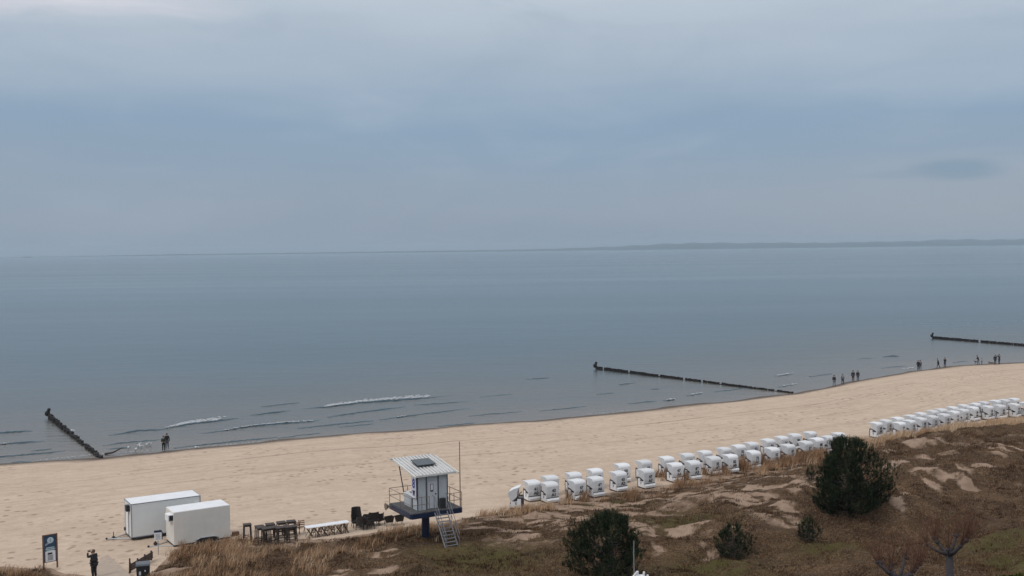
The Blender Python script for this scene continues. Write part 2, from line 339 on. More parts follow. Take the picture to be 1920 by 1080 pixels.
hgt = nmath(nt, 'ADD', nmath(nt, 'MULTIPLY', nnoise(nt, nmap(nt, P, (.22, .6, 1), rot=(0, 0, .25)), 1.0, 3, .5), 1.0), nmath(nt, 'MULTIPLY', nnoise(nt, nmap(nt, P, (1.4, 3.0, 1)), 1.0, 3, .55), .22))
nt.links.new(hgt, b1.inputs['Height']); nt.links.new(b1.outputs[0], b.inputs['Normal'])
water_mat = m
water = npmesh('water', np.stack([WX.ravel(), WY.ravel(), WZ.ravel()], 1), FW, m, dict(shore=sw), smooth=True); tag(water, kind='structure')

# ------------------------------------------------------------------ small surf and foam
WAVES = [([(207,817),(258,808),(308,805)],.20),([(309,804),(353,796),(404,790),(448,784)],.26),([(470,779),(546,770)],.16),([(561,768),(605,764.5),(674,756),(798,746.5),(849,742)],.26),
         ([(492,763),(561,755)],.14),([(378,813),(415,809),(470,799),(586,790),(600,787)],.2),([(616,782),(667,775),(732,767)],.2),([(780,760),(882,753)],.14),([(714,787),(783,778),(882,766)],.16),
         ([(-30,813),(0,812),(60,808)],.22),([(-30,834),(14,832),(82,828)],.2),([(-30,860),(0,857),(63,852),(120,846)],.17),([(22,867),(58,866)],.1),([(195,836),(227,831),(302,825)],.13),
         ([(1220,730.5),(1238,729.5)],.14),([(1161,721),(1194,718)],.12),([(1655,669),(1686,667.5)],.3),([(1608,673),(1640,671)],.12),([(1246,752),(1265,749)],.12),([(1290,742),(1316,738)],.14),
         ([(1453,706),(1487,701)],.14),([(1462,726),(1495,720)],.12),([(1655,690),(1700,686)],.1),([(1790,680),(1815,677)],.1),([(820,800),(890,793)],.08),([(520,822),(600,812)],.08),([(640,801),(700,795)],.08),
         ([(985,712),(1030,708)],.10),([(1120,740),(1150,737)],.08),([(900,745),(960,739)],.09),([(330,840),(430,829),(520,820)],.12),([(560,803),(640,795),(700,789)],.14),([(60,846),(96,842)],.12),([(205,842),(245,839)],.10),([(690,771),(760,763)],.12),([(1010,771),(1100,762)],.09),([(880,780),(980,772)],.10),([(1340,735),(1400,728)],.09),([(1520,706),(1560,701)],.09),([(1180,757),(1230,752)],.1)]
wm = MB()
for pl, hgt_ in WAVES:
    P3 = []; hgt_ *= .62
    for (a, b_), (c, d) in zip(pl[:-1], pl[1:]):
        n = max(2, int((c-a)/5))
        for i in range(n): f = i/n; P3.append(at(a+(c-a)*f, b_+(d-b_)*f+random.uniform(-.5, .5), 0))
    P3.append(at(*pl[-1], 0)); n = len(P3); base = len(wm.v)
    for i, p in enumerate(P3):
        t = (P3[min(i+1, n-1)]-P3[max(i-1, 0)]).normalized(); q = Vector((t.y, -t.x, 0))     # q: shoreward
        e = min(1, i/(n*.25), (n-1-i)/(n*.25))*random.uniform(.45, 1)*hgt_
        for o_, zf in ((-.5, -.05), (-.22, .35), (-.06, 1), (.05, .75), (.15, -.05)):
            z = e*zf if zf > 0 else -.06
            pp = p+q*o_; wm.v.append((pp.x, pp.y, z+.03))
    for i in range(n-1):
        for k in range(4): a = base+i*5+k; wm.f.append((a, a+1, a+6, a+5))
wo = wm.build('surf_waves', water_mat, smooth=True); tag(wo, 'low surf waves rolling in along the beach edge', 'waves', kind='stuff')
sattr = wo.data.attributes.new('shore', 'FLOAT', 'POINT'); sattr.data.foreach_set('value', np.full(len(wo.data.vertices), 110.0, np.float32))
m_foam = pm('foam', (.45, .47, .49), .8, .2, 3)
FOAM = [([(309,803.5),(353,795),(404,789.5)],5.5,420,.9),([(605,764),(674,755),(730,750),(798,746)],4.6,600,.9),([(418,808),(470,799),(520,794),(586,789.5)],.8,170,.7),([(745,783),(760,780)],.6,10,.5),
        ([(-10,834),(14,832)],.7,24,.8),([(1248,751),(1263,749)],1,40,.8),([(1294,741),(1314,737.5)],1.2,40,.7),([(1456,705),(1485,701)],1.6,60,.8),([(1465,725),(1493,720)],1.2,30,.7),
        ([(60,866),(190,852),(300,845)],.5,130,.35),([(1690,693),(1712,690)],.9,20,.8),([(1100,778),(1180,771)],.5,30,.3),([(350,842),(520,826)],.4,60,.3)]
fm = MB()
for pl, wd, cnt, cov in FOAM:
    seg = list(zip(pl[:-1], pl[1:])); Ls = [math.dist(a, c) for a, c in seg]
    for _ in range(cnt):
        (a, b_), (c, d) = random.choices(seg, Ls)[0]; f = random.random()
        p = at(a+(c-a)*f, b_+(d-b_)*f, 0); off = random.betavariate(1.1, 2.6)*wd
        p = p+Vector((off*.35, -off*.0, 0))+Vector((-.2, .9, 0))*off*1.0-Vector((-.1, .3, 0))
        r1 = random.uniform(.06, .30)*cov; r2 = r1*random.uniform(.3, .6); z = .09+.10*random.random()*(off < wd*.4); n = random.choice((5, 6, 7)); k0 = random.random()*6
        vs = [(p.x+r1*math.cos(k0+2*math.pi*i/n)*random.uniform(.6, 1.3), p.y+r2*math.sin(k0+2*math.pi*i/n)*random.uniform(.6, 1.3), z) for i in range(n)]
        vs = vs+[(p.x, p.y, z+.05)]
        fm.quadmesh(vs, [(i, (i+1) % n, n) for i in range(n)])
tag(fm.build('sea_foam', m_foam), 'white foam on the small breaking waves', 'foam', kind='stuff')

# ------------------------------------------------------------------ far coast and ships
m_hill = pm('far_forest', (.025, .045, .045), .9, .3, .002)
prof = [(-60,1),(120,1),(330,2.6),(520,2.4),(700,2.8),(820,3.0),(950,3.2),(1060,4.5),(1130,6),(1190,8.5),(1240,11),(1300,12.5),(1350,12),(1400,10.5),(1440,11.2),(1500,9.8),(1560,9.2),(1620,9.8),(1680,10),(1730,10.8),(1780,12.8),(1820,12.8),(1850,10.5),(1880,11.8),(1940,11.5),(2050,12),(2200,9)]
hx = np.arange(-60, 2200, 2.0); hp = np.interp(hx, [a for a, b_ in prof], [b_ for a, b_ in prof])
hp = hp*(1+(fbm(hx/22, hx*0, 3)-.5)*.14)+(fbm(hx/5, hx*0, 8)-.5)*.5
VV = []; rows = 6; D0 = 13500
for j, (dd, hf) in enumerate([(0, -.02), (60, .35), (350, .72), (800, 1.0), (1300, .8), (1900, -.02)]):
    for a, h_ in zip(hx, hp):
        d = D0+dd; VV.append(((a-960)/FP*(D0+dd), d, max(-2, h_*hf/FP*D0*(1+.06*math.sin(a*.11+j))) if hf > 0 else -2))
n = len(hx); ii = np.arange(n*rows).reshape(rows, n)
HF = np.stack([ii[:-1,:-1].ravel(), ii[:-1,1:].ravel(), ii[1:,1:].ravel(), ii[1:,:-1].ravel()], 1)
tag(npmesh('hills', VV, HF, m_hill, smooth=True), kind='structure')
m_ship = pm('ship_dark', (.05, .055, .065), .6, .2, .1); m_shipw = pm('ship_light', (.35, .36, .38), .6, .2, .1)
def ship(px, py, L_, hh_, label):
    p = at(px, py, 0); p = Vector(((px-960)/FP*11000, 11000, 0))
    t = empty('ship', p, 0, label, 'ship')
    h = MB(); h.quadmesh([(-L_/2, -5, 0), (L_/2*.9, -5, 0), (L_/2*.9, 5, 0), (-L_/2, 5, 0), (-L_/2, -6, hh_), (L_/2, 0, hh_*1.2), (L_/2*.85, -6, hh_), (L_/2*.85, 6, hh_), (-L_/2, 6, hh_)],
        [(0,1,6,4), (1,5,6), (1,2,5), (2,7,5), (2,3,8,7), (3,0,4,8), (4,6,5,7,8), (0,3,2,1)]); h.build('hull', m_ship, t)
    MB().box((-L_*.32, 0, hh_*1.55), (L_*.16, 9, hh_*1.1)).build('bridge', m_shipw, t)
    MB().tube([(-L_*.1, 0, hh_), (-L_*.1, 0, hh_*2.2)], .5).build('mast', m_ship, t)
ship(54, 479, 76, 8, 'low dark cargo ship at the far left of the horizon')
ship(936, 462, 16, 7, 'tiny dark boat on the horizon left of the far coast')

# ------------------------------------------------------------------ shared materials
M_white = pm('white_paint', (.78, .78, .79), .45, .08, 1.5)
M_cream = pm('cream_panel', (.70, .67, .62), .5, .07, 1.2)
M_greyp = pm('grey_panel', (.50, .53, .56), .5, .1, 2)
M_navy = pm('navy_steel', (.010, .019, .055), .4, .25, 3)
M_deck = pm('deck_dark', (.09, .085, .085), .8, .3, 6)
M_dark = pm('dark_metal', (.035, .032, .035), .5, .3, 5)
M_galv = pm('galvanised', (.42, .43, .45), .45, .2, 6, metal=.6)
M_stair = pm('stair_metal', (.20, .20, .215), .5, .25, 6, metal=.3)
M_rail = pm('rail_brown', (.20, .15, .12), .5, .2, 6)
M_black = pm('black', (.012, .012, .014), .6, .3, 5)
M_wood = pm('dark_wood', (.045, .030, .025), .7, .4, 8)
M_wood2 = pm('brown_wood', (.16, .08, .045), .7, .35, 8)
M_pile = pm('tarred_pile', (.022, .018, .018), .85, .5, 3)
M_glass = pm('glass', (.10, .12, .14), .08, .1, 2)
M_red = pm('red', (.35, .04, .04), .5, .2, 4)
M_tyre = pm('tyre', (.02, .02, .02), .9, .3, 8)
M_blue = pm('sign_blue', (.03, .07, .13), .5, .2, 4)
M_teal = pm('sign_pale', (.50, .62, .66), .5, .1, 8)
M_ink = pm('ink', (.03, .03, .04), .7, .1, 8)
M_inkb = pm('blue_ink', (.03, .035, .22), .6, .1, 8)
M_skin = pm('skin', (.45, .28, .21), .6, .1, 10)
M_hair = pm('hair', (.05, .035, .025), .8, .3, 12)
M_grey = pm('grey_cloth', (.16, .16, .18), .85, .2, 8)
M_jean = pm('blue_grey_cloth', (.045, .055, .085), .85, .2, 8)
M_coat = pm('black_cloth', (.014, .014, .017), .9, .3, 8)
M_green_c = pm('olive_cloth', (.035, .04, .03), .9, .2, 8)
M_wicker = pm('dark_wicker', (.022, .016, .014), .7, .5, 30, bump=.4)
M_tabletop = pm('table_white', (.74, .74, .76), .5, .06, 3)

# ------------------------------------------------------------------ lifeguard tower
tb = at(797.5, 947.5, 4.4)
TR = R(29)
def rotz(v, a): return Vector((v[0]*math.cos(a)-v[1]*math.sin(a), v[0]*math.sin(a)+v[1]*math.cos(a), v[2]))
gzt = gz(tb.x, tb.y); zb = gzt-.15
tower = empty('lifeguard_tower', (tb.x, tb.y, zb), TR, 'white lifeguard hut numbered 8 on a dark blue platform and single column', 'lifeguard tower')
PZ = 4.4-zb
MB().tube([(0, 0, 0), (0, 0, PZ-.3)], .27, 16).build('column', M_navy, tower, smooth=False)
pl = MB(); a = 1.95; c_ = .14
pl.quadmesh([(x, y, z) for z in (PZ-.34, PZ-.02) for x, y in ((-a+c_, -a), (a-c_, -a), (a, -a+c_), (a, a-c_), (a-c_, a), (-a+c_, a), (-a, a-c_), (-a, -a+c_))],
            [tuple(range(8))[::-1], tuple(range(8, 16))]+[(i, (i+1) % 8, 8+(i+1) % 8, 8+i) for i in range(8)])
pl.build('platform', M_navy, tower)
MB().box((0, 0, PZ), (3.72, 3.72, .03)).build('deck', M_deck, tower)
# hut: footprint x -1.02..1.25, y -1.2..1.05
hx0, hx1, hy0, hy1 = -1.12, 1.12, -1.22, 1.1; F0 = PZ+.015; HB = 2.38; HF_ = 2.72
def roofz(y): return F0+HB+(y-hy0)/(hy1-hy0)*(HF_-HB)
wall = MB()
def wallpanel(x0, x1, y0, y1, z0, z1a, z1b, th=.05):
    # vertical panel between two plan points, top may slope
    d = Vector((x1-x0, y1-y0, 0)).normalized(); q = Vector((-d.y, d.x, 0))*th
    vs = [(x0, y0, z0), (x1, y1, z0), (x1+q.x, y1+q.y, z0), (x0+q.x, y0+q.y, z0), (x0, y0, z1a), (x1, y1, z1b), (x1+q.x, y1+q.y, z1b), (x0+q.x, y0+q.y, z1a)]
    wall.quadmesh(vs, [(3,2,1,0), (4,5,6,7), (0,1,5,4), (1,2,6,5), (2,3,7,6), (3,0,4,7)])
wallpanel(hx0, -.45, hy0, hy0, F0, F0+HB, F0+HB); wallpanel(.42, hx1, hy0, hy0, F0, F0+HB, F0+HB)
wallpanel(hx1, hx1, hy0+.05, hy1, F0, roofz(hy0), roofz(hy1))
wallpanel(hx0, hx0, hy1, hy0+.05, F0, F0+.82, F0+.82)
wallpanel(hx0, hx0, hy0+.86, hy0+.051, F0+.821, roofz(hy0+.86), roofz(hy0))
wallpanel(hx1-.051, hx0+.051, hy1, hy1, F0, F0+.82, F0+.82)
wall.build('wall', M_greyp, tower)
MB().box(((-.45+.42)/2, hy0+.03, F0+.98), (.86, .045, 1.92)).box((-.015, hy0+.03, F0+2.16), (.86, .05, .42)).build('door_panel', M_greyp, tower)
dr = MB().box((-.015, hy0-.012, F0+.99), (.72, .03, 1.86)).build('door', pm('door_grey', (.56, .57, .60), .5, .08, 2), tower)
MB().box((-.06, hy0-.032, F0+1.45), (.22, .012, .52)).build('window_frame', M_dark, dr)
MB().box((-.06, hy0-.042, F0+1.49), (.14, .010, .38)).build('window_pane', M_white, dr)
MB().ball((.22, hy0-.06, F0+1.02), .05).build('handle', M_black, dr)
fr = MB()
for x in (hx0, -.46, .43, hx1): fr.box((x, hy0-.01, F0+HB/2), (.055, .055, HB))
fr.box((hx1, hy1, F0+HF_/2), (.06, .06, HF_)); fr.tube([(hx0, hy1, F0+.8), (hx0-.22, hy1+.3, F0+HF_+.08)], .04, 4)
fr.box((hx0-.01, hy0+.88, F0+HB/2+.06), (.05, .05, HB+.05)); fr.box((-.1, hy1, F0+HF_/2+.4), (.05, .05, HF_-.8))
fr.box((hx0-.01, -.4, F0+.41), (.04, .04, .82))
fr.box((hx0/2+hx1/2, hy1, F0+.86), (hx1-hx0, .05, .04)).box((hx0, hy1/2+hy0/2, F0+.84), (.05, hy1-hy0, .05)).build('corner_frame', M_dark, tower)
MB().box((hx0+.08, .0, F0+.855), (.34, 1.9, .05)).box((0, hy1-.1, F0+.857), (1.9, .34, .05)).build('counter', M_white, tower)
cab = MB().box((hx0+.45, -.35, F0+1.15), (.5, .4, .6)).build('cabinet', M_red, tower)
bn_ = MB().box((hx0-.065, hy0+.44, F0+1.52), (.02, .74, 1.50)).build('number_board', pm('board_lilac', (.62, .62, .75), .5, .05, 4), tower)
me = text_mesh('8', .85); me.materials.append(M_inkb); o8 = bpy.data.objects.new('number', me); C.objects.link(o8); o8.parent = bn_
o8.location = (hx0-.082, hy0+.44, F0+1.76); o8.rotation_euler = (R(90), 0, R(-90))
MB().quadmesh([(hx0-.08, hy0+.7, F0+1.30), (hx0-.08, hy0+.2, F0+1.34), (hx0-.08, hy0+.35, F0+.92), (hx0-.08, hy0+.5, F0+.98)], [(0,1,2,3)]).build('emblem', M_ink, bn_)
# roof
rx0, rx1, ry0, ry1 = -1.50, 1.62, -1.56, 2.25
rz = lambda y: roofz(y)+.06
rf = MB(); n = 12
top = []
for i in range(n+1):
    x = rx0+(rx1-rx0)*i/n
    for dxx, dz_ in ((0, 0), (.03, .06), (.09, .06), (.12, 0)):
        if i < n: top.append((x+dxx, dz_))
top.append((rx1, 0))
nn = len(top); vs = []
for y in (ry0, ry1):
    for x, dz_ in top: vs.append((x, y, rz(y)+.05+dz_))
for y in (ry0, ry1):
    for x, dz_ in top: vs.append((x, y, rz(y)+.03))
rf.quadmesh(vs, [(i, i+1, nn+i+1, nn+i) for i in range(nn-1)]+[(2*nn+i, 3*nn+i, 3*nn+i+1, 2*nn+i+1) for i in range(nn-1)]+[(i, 2*nn+i, 2*nn+i+1, i+1) for i in range(nn-1)]+[(nn+i, nn+i+1, 3*nn+i+1, 3*nn+i) for i in range(nn-1)])
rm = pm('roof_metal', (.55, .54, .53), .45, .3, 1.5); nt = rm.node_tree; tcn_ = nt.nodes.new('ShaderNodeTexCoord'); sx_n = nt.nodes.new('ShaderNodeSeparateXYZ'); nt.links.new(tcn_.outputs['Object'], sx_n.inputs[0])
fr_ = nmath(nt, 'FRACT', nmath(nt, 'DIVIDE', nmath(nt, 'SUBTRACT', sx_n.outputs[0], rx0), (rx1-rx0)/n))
valley_tone = nmath(nt, 'MULTIPLY', nramp(nt, fr_, [(.0, (0,)*3), (.42, (0,)*3), (.5, (1,)*3), (.94, (1,)*3), (1, (.2,)*3)]), nramp(nt, nnoise(nt, nmap(nt, tcn_.outputs['Object'], (.8, .5, 1)), 1.5, 4), [(.35, (.45,)*3), (.6, (1,)*3)]))  # darker stripes in the valleys between the ribs, varied by noise
b = nt.nodes['Principled BSDF']; lk = b.inputs['Base Color'].links[0].from_socket; nt.links.new(nmix(nt, valley_tone, (.60, .59, .58), (.22, .215, .21)), b.inputs['Base Color'])
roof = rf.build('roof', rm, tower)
ft = MB(); slope = math.atan2(rz(ry1)-rz(ry0), ry1-ry0); rot = Matrix.Rotation(slope, 3, 'X')
for x in (rx0-.03, rx1+.03): ft.box((x, 0, (rz(ry0)+rz(ry1))/2+.02), (.06, (ry1-ry0)/math.cos(slope), .13), rot)
for y in (ry0-.03, ry1+.03): ft.box((0, y, rz(y)+.02), (rx1-rx0+.12, .06, .13))
ft.build('fascia', pm('fascia_white', (.66, .65, .62), .5, .1, 3), roof)
MB().box((.08, .45, rz(.45)+.24), (1.35, 1.25, .05), rot).box((.08, .45, rz(.45)+.16), (1.2, 1.0, .1), rot).build('solar_panel', pm('solar', (.035, .05, .06), .25, .3, 6), roof)
# railing
rl = MB(); e = 1.88; r_ = .022
def run(pts, zs=(.55, 1.05)):
    for z in zs: rl.tube([(x, y, F0+z) for x, y in pts], r_)
run([(-.55, -e), (-e, -e), (-e, e), (e, e), (e, -e), (.95, -e)])
for x, y in ((-e, -e), (-e, 0), (-e, e), (0, e), (e, e), (e, 0), (e, -e), (-1.1, -e), (-.55, -e), (.95, -e), (-.5, e), (.9, e), (1.3, -e)):
    rl.tube([(x, y, F0-.02), (x, y, F0+1.05)], r_)
rl.build('railing', M_rail, tower)
MB().tube([(e, -e+.22, F0-.3), (e, -e+.22, F0+4.5)], [.045, .028], 8).build('flagpole', M_rail, tower)
hn = MB().tube([(-1.9, 1.3, PZ-.1), (-2.25, 1.3, PZ-.05)], .04).tube([(-2.22, 1.3, PZ-.05), (-2.3, 1.3, PZ-.05), (-2.42, 1.3, PZ-.05)], [.12, .16, .26], 14).build('horn_loudspeaker', M_rail, tower)
# stair
st = MB(); x0s, x1s = -.18, .74; y0s = -1.9
ybot = -3.65; zbot = gz(*(tb+rotz((0, ybot, 0), TR)).xy)-zb
ns = 11
for x in (x0s, x1s):
    st.tube([(x, y0s, PZ-.05), (x, ybot, zbot-.1)], .045, 6)
st.build('stringer', M_stair, tower)
tr = MB()
for i in range(1, ns):
    f = i/ns; tr.box(((x0s+x1s)/2, y0s+(ybot-y0s)*f, PZ-.05+(zbot-PZ)*f), (x1s-x0s-.08, .16, .03))
tr.build('treads', M_stair, tower)
hr = MB()
for x in (x0s-.02, x1s+.02):
    hr.tube([(x, y0s+.25, F0+1.05), (x, y0s-.1, F0+1.0), (x, ybot-.1, zbot+.95), (x, ybot-.1, zbot)], .024)
    hr.tube([(x, y0s, F0+.5), (x, ybot-.1, zbot+.5)], .02)
    for f in (.0, .35, .7): hr.tube([(x, y0s+(ybot-y0s)*f, PZ+(zbot-PZ)*f), (x, y0s+(ybot-y0s)*f, PZ+1.0+(zbot-PZ)*f)], .02)
hr.build('handrail', M_stair, tower)
bxs = MB().box((.65, -1.45, F0+.35), (.35, .25, .7)).build('equipment_box', M_dark, tower)
# guy line
cb = tb+rotz((1.95, -1.6, -.3), TR); pg = g(985, 945); 

# ------------------------------------------------------------------ trailers
def trailer(c0, c1, c3, ztop, zbox, label, mat, kind):
    A = at(*c0, ztop); B = at(*c1, ztop)
    d = (B-A); Ln = d.length; rz_ = math.atan2(d.y, d.x); W = c3
    gr = gz(*((A+B)/2).xy)
    t = empty('trailer', (A.x, A.y, gr), rz_, label, 'trailer')
    zt = ztop-gr; z0 = zt-zbox
    MB().box((Ln/2, W/2, z0+zbox/2), (Ln, W, zbox)).build('body', mat, t, bevel=.008)
    MB().box((Ln/2, W/2, zt+.012), (Ln-.06, W-.06, .03)).build('roof', M_white, t)
    ch = MB(); 
    for y in (.35, W-.35): ch.box((Ln/2, y, z0-.08), (Ln-.1, .1, .14))
    ch.box((Ln/2, .08, z0-.06), (Ln-.1, .06, .1)); ch.box((.03, W/2, z0-.06), (.06, W-.1, .1)); ch.build('chassis', M_dark, t)
    for x in (Ln*.5-.38, Ln*.5+.38):
        for y in (.16, W-.16):
            wmb = MB().tube([(x, y-.1, .3), (x, y+.1, .3)], .31, 18).build('wheel', M_tyre, t)
            MB().tube([(x, y-.115, .3), (x, y+.115, .3)], .16, 12).build('rim', M_galv, wmb)
    db = MB().tube([(.05, .35, z0-.1), (-1.15, W/2, z0-.12)], .045).tube([(.05, W-.35, z0-.1), (-1.15, W/2, z0-.12)], .045).tube([(-1.1, W/2, z0-.12), (-1.5, W/2, z0-.1)], .05)
    dbo = db.build('drawbar', M_galv, t)
    MB().tube([(-1.0, W/2+.1, .12), (-1.0, W/2+.1, z0+.35)], .03).tube([(-1.0, W/2+.04, .13), (-1.0, W/2+.16, .13)], .13, 12).build('jockey_wheel', M_dark, dbo)
    MB().ball((-1.5, W/2, z0-.06), .08).build('coupling', M_black, dbo)
    if kind == 1:
        e = MB()
        for y in (-.004, W+.004):
            e.box((0.02, y, z0+zbox/2), (.06, .03, zbox+.02)); e.box((Ln-.02, y, z0+zbox/2), (.06, .03, zbox+.02))
            e.box((Ln/2, y, zt), (Ln, .035, .05)); e.box((Ln/2, y, z0+.02), (Ln, .035, .05))
        e.box((-.005, W/2, zt), (.035, W, .05)); e.box((Ln+.005, W/2, zt), (.035, W, .05)); e.build('edge_trim', pm('trim_grey', (.25, .26, .30), .4, .2, 4, metal=.3), t)
        do = MB().box((-.02, W*.55, z0+zbox*.44), (.04, W*.42, zbox*.84)).build('door', M_white, t)
        MB().box((-.045, W*.34, z0+zbox*.44), (.02, .03, zbox*.84)).box((-.045, W*.77, z0+zbox*.44), (.02, .03, zbox*.84)).box((-.045, W*.55, z0+zbox*.865), (.02, W*.42, .03)).build('door_seal', M_ink, do)
        MB().box((-.13, W*.25, z0+zbox*.86), (.24, .48, .42)).build('vent_unit', M_black, t)
        MB().tube([(-.10, W-.2, z0+.25), (-.02, W-.2, z0+.25)], .13, 12).build('lamp', M_black, t)
        MB().box((Ln-.28, -.03, zt-.42), (.34, .05, .10)).build('corner_bracket', M_white, t)
    else:
        vb = MB().box((-.17, .55, zt-.38), (.34, .85, .46)).build('vent_box', M_white, t)
        MB().box((-.10, .12, zt-.38), (.34, .02, .36)).build('vent_grille', M_black, vb)
        e = MB(); pr = []
        # arch over the wheels
        x0, x1 = Ln*.36, Ln*.80; pts = [(x0, -.05, z0-.1), (x0+.12, -.05, z0+.16), (x0+.4, -.05, z0+.26), (x1-.4, -.05, z0+.26), (x1-.12, -.05, z0+.16), (x1, -.05, z0-.1)]
        e.tube(pts, .05, 6); e.build('wheel_arch', M_galv, t)
        MB().box((x0/2+x1/2, -.012, z0+.06), (x1-x0-.3, .03, .3)).build('wheel_well', M_dark, t)
        MB().box((Ln+.55, .55, z0-.02), (.45, .3, .34)).tube([(Ln, .55, z0-.05), (Ln+.4, .55, z0-.05)], .03).build('rear_box', M_wood2, t)
    return t
M_t1 = pm('trailer_side', (.66, .685, .69), .4, .05, .8)
trailer((245.2,946.3), (375.6,929.3), 2.15, 4.15, 2.4, 'larger white box trailer with grey edge trim and open drawbar, behind the cream one', M_t1, 1)
trailer((325.2,961.9), (431,947), 2.05, 3.95, 2.28, 'shorter cream box trailer in front of the larger white trailer', M_cream, 2)

# ------------------------------------------------------------------ hooded beach chairs
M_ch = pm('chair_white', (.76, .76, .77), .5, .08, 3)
def vary(m, lo=.80):
    nt = m.node_tree; b = nt.nodes['Principled BSDF']; lk = b.inputs['Base Color'].links[0].from_socket; oi = nt.nodes.new('ShaderNodeObjectInfo')
    mr = nt.nodes.new('ShaderNodeMapRange'); nt.links.new(oi.outputs['Random'], mr.inputs['Value']); mr.inputs['To Min'].default_value = lo; mr.inputs['To Max'].default_value = 1.04
    cb = nt.nodes.new('ShaderNodeCombineXYZ'); [nt.links.new(mr.outputs[0], cb.inputs[i]) for i in range(3)]
    nt.links.new(nmix(nt, 1.0, lk, cb.outputs[0], 'MULTIPLY'), b.inputs['Base Color']); return m
vary(M_ch)
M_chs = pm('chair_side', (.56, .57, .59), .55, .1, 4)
M_trim = pm('chair_trim', (.035, .02, .02), .6, .3, 6)
M_cush = pm('cushion', (.05, .03, .035), .9, .4, 6)
def arc(cx, cz, r, a0, a1, n): return [(cx+r*math.cos(R(a0+(a1-a0)*i/n)), cz+r*math.sin(R(a0+(a1-a0)*i/n))) for i in range(n+1)]
HW = .57
def hood_profile():
    return [(-.40, .46), (-.44, .8), (-.43, 1.12)]+arc(-.13, 1.28, .30, 165, 92, 6)+[(.2, 1.60), (.66, 1.57)]
def make_chair(opened=False):
    t = empty('beach_chair', (0, 0, 0), 0, 'x', 'beach chair')
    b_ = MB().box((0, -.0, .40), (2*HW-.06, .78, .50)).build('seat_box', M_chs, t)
    for sg in (-1, 1):
        x = sg*(HW-.018); MB().box((x, .28, .52), (.07, .30, .72)).box((x, 0, .34), (.066, .26, .38)).box((x, -.25, .4), (.065, .24, .50)).build('side_board', M_ch, t)
        MB().box((sg*(HW-.02), .26, .90), (.11, .46, .06)).box((sg*(HW-.02), .46, .47), (.10, .07, .80)).build('armrest', M_trim, t)
        MB().box((sg*(HW-.12), 0, .07), (.08, .95, .16)).build('runner', M_wood, t)
        MB().box((sg*(HW+.02), .02, .48), (.01, .08, .18)).build('emblem', M_ink, t)
    MB().box((0, .28, .62), (2*HW-.2, .26, .14)).box((0, .41, .42), (2*HW-.2, .05, .42)).build('seat_cushion', M_cush, t)
    # hood
    pr = hood_profile(); th = .03; hd = MB(); n = len(pr)
    vs = [(s*HW, y, z) for s in (-1, 1) for y, z in pr]; hd.quadmesh(vs, [(i, i+1, n+i+1, n+i) for i in range(n-1)])
    inn_ = [(y+(.03 if i < 9 else 0), z-.03*(i > 3)) for i, (y, z) in enumerate(pr)]
    vs = [(s*(HW-.02), y, z) for s in (-1, 1) for y, z in inn_]; hd.quadmesh(vs, [(i, n+i, n+i+1, i+1) for i in range(n-1)])
    hd.quadmesh([(-HW, .66, 1.57), (HW, .66, 1.57), (HW, .66, 1.52), (-HW, .66, 1.52)], [(0,1,2,3)])
    h = hd.build('hood', M_ch, t, smooth=False)
    low = [(.64, 1.53), (.36, 1.30), (.22, 1.0), (.05, .90), (-.22, .82)]
    poly = pr+low
    for s in (-1, 1):
        sd_ = MB(); cx, cz = -.05, 1.15; m_ = len(poly)
        vs = [(s*(HW-.004), y, z) for y, z in poly]+[(s*(HW-.004), cx, cz)]+[(s*(HW-.03), y, z) for y, z in poly]+[(s*(HW-.03), cx, cz)]
        sd_.quadmesh(vs, [(i, (i+1) % m_, m_) for i in range(m_)]+[(m_+1+i, 2*m_+1, m_+1+(i+1) % m_) for i in range(m_)])
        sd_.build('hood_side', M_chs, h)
        MB().tube([(s*(HW+.01), y, z) for y, z in [(-.30, .76), (.05, .86), (.46, 1.0)]], .034, 4).build('trim', M_trim, h)
    MB().box((0, -.0, 1.0), (2*HW-.1, .02, .8), Matrix.Rotation(R(12), 3, 'X')).build('back_cushion', M_cush, h)
    # lower back panel
    MB().prism([(-.40, .44), (-.40, .14), (-.52, .12), (-.56, .30), (-.47, .43)], -HW+.02, HW-.02).build('back_box', M_ch, t)
    MB().box((0, -.445, .475), (2*HW, .05, .035)).build('trim', M_trim, t)
    if opened:
        h.rotation_euler = (R(24), 0, 0); h.location = (0, .33, .07)
    return t
protoc = make_chair()
NUMS = {}
def num_mesh(s):
    if s not in NUMS:
        me = text_mesh(s, .36, 'number'); me.materials.append(M_ink); NUMS[s] = me
    return NUMS[s]
def put_number(t, s):
    o = bpy.data.objects.new('number', num_mesh(s)); C.objects.link(o); hood = [c for c in t.children if c.name.startswith('hood')][0]; o.parent = hood
    o.location = (.10, -.455, .86); o.rotation_euler = (R(90), 0, 0)
CH_ = []   # (centre x, top y, number, group)
n1s = ['41\nA0','40\nA0','43\nA1','46\nA7','47\nA5','48\nA2','49\nA6','50\nA7','43\nA2','46\nA0','47\nA7']
g1 = [(998,899,0),(1032,890,1),(1031,902,0),(1076,884,1),(1082,897,0),(1116,877,1),(1117,892,0),(1167,867,1),(1160,882,0),(1208,861,1),(1212,877,0),
      (1250,854,1),(1266,866,0),(1289,848,1),(1299,862,0),(1322,843,1),(1338,854,0),(1358,837,1),(1370,850,0),(1385,832,1),(1410,827,1),(1412,843,0),(1440,821,1),(1448,837,0),
      (1466,816,1),(1478,831,0),(1490,811,1),(1511,825,0),(1520,807,1),(1532,819,0),(1553,815,0),(1573,809,0)]
r2r = [(75,380),(190,350),(330,320),(490,293),(610,265),(750,237),(855,218),(990,193),(1120,168),(1265,150),(1370,132),(1510,115),(1615,105),(1730,90)]
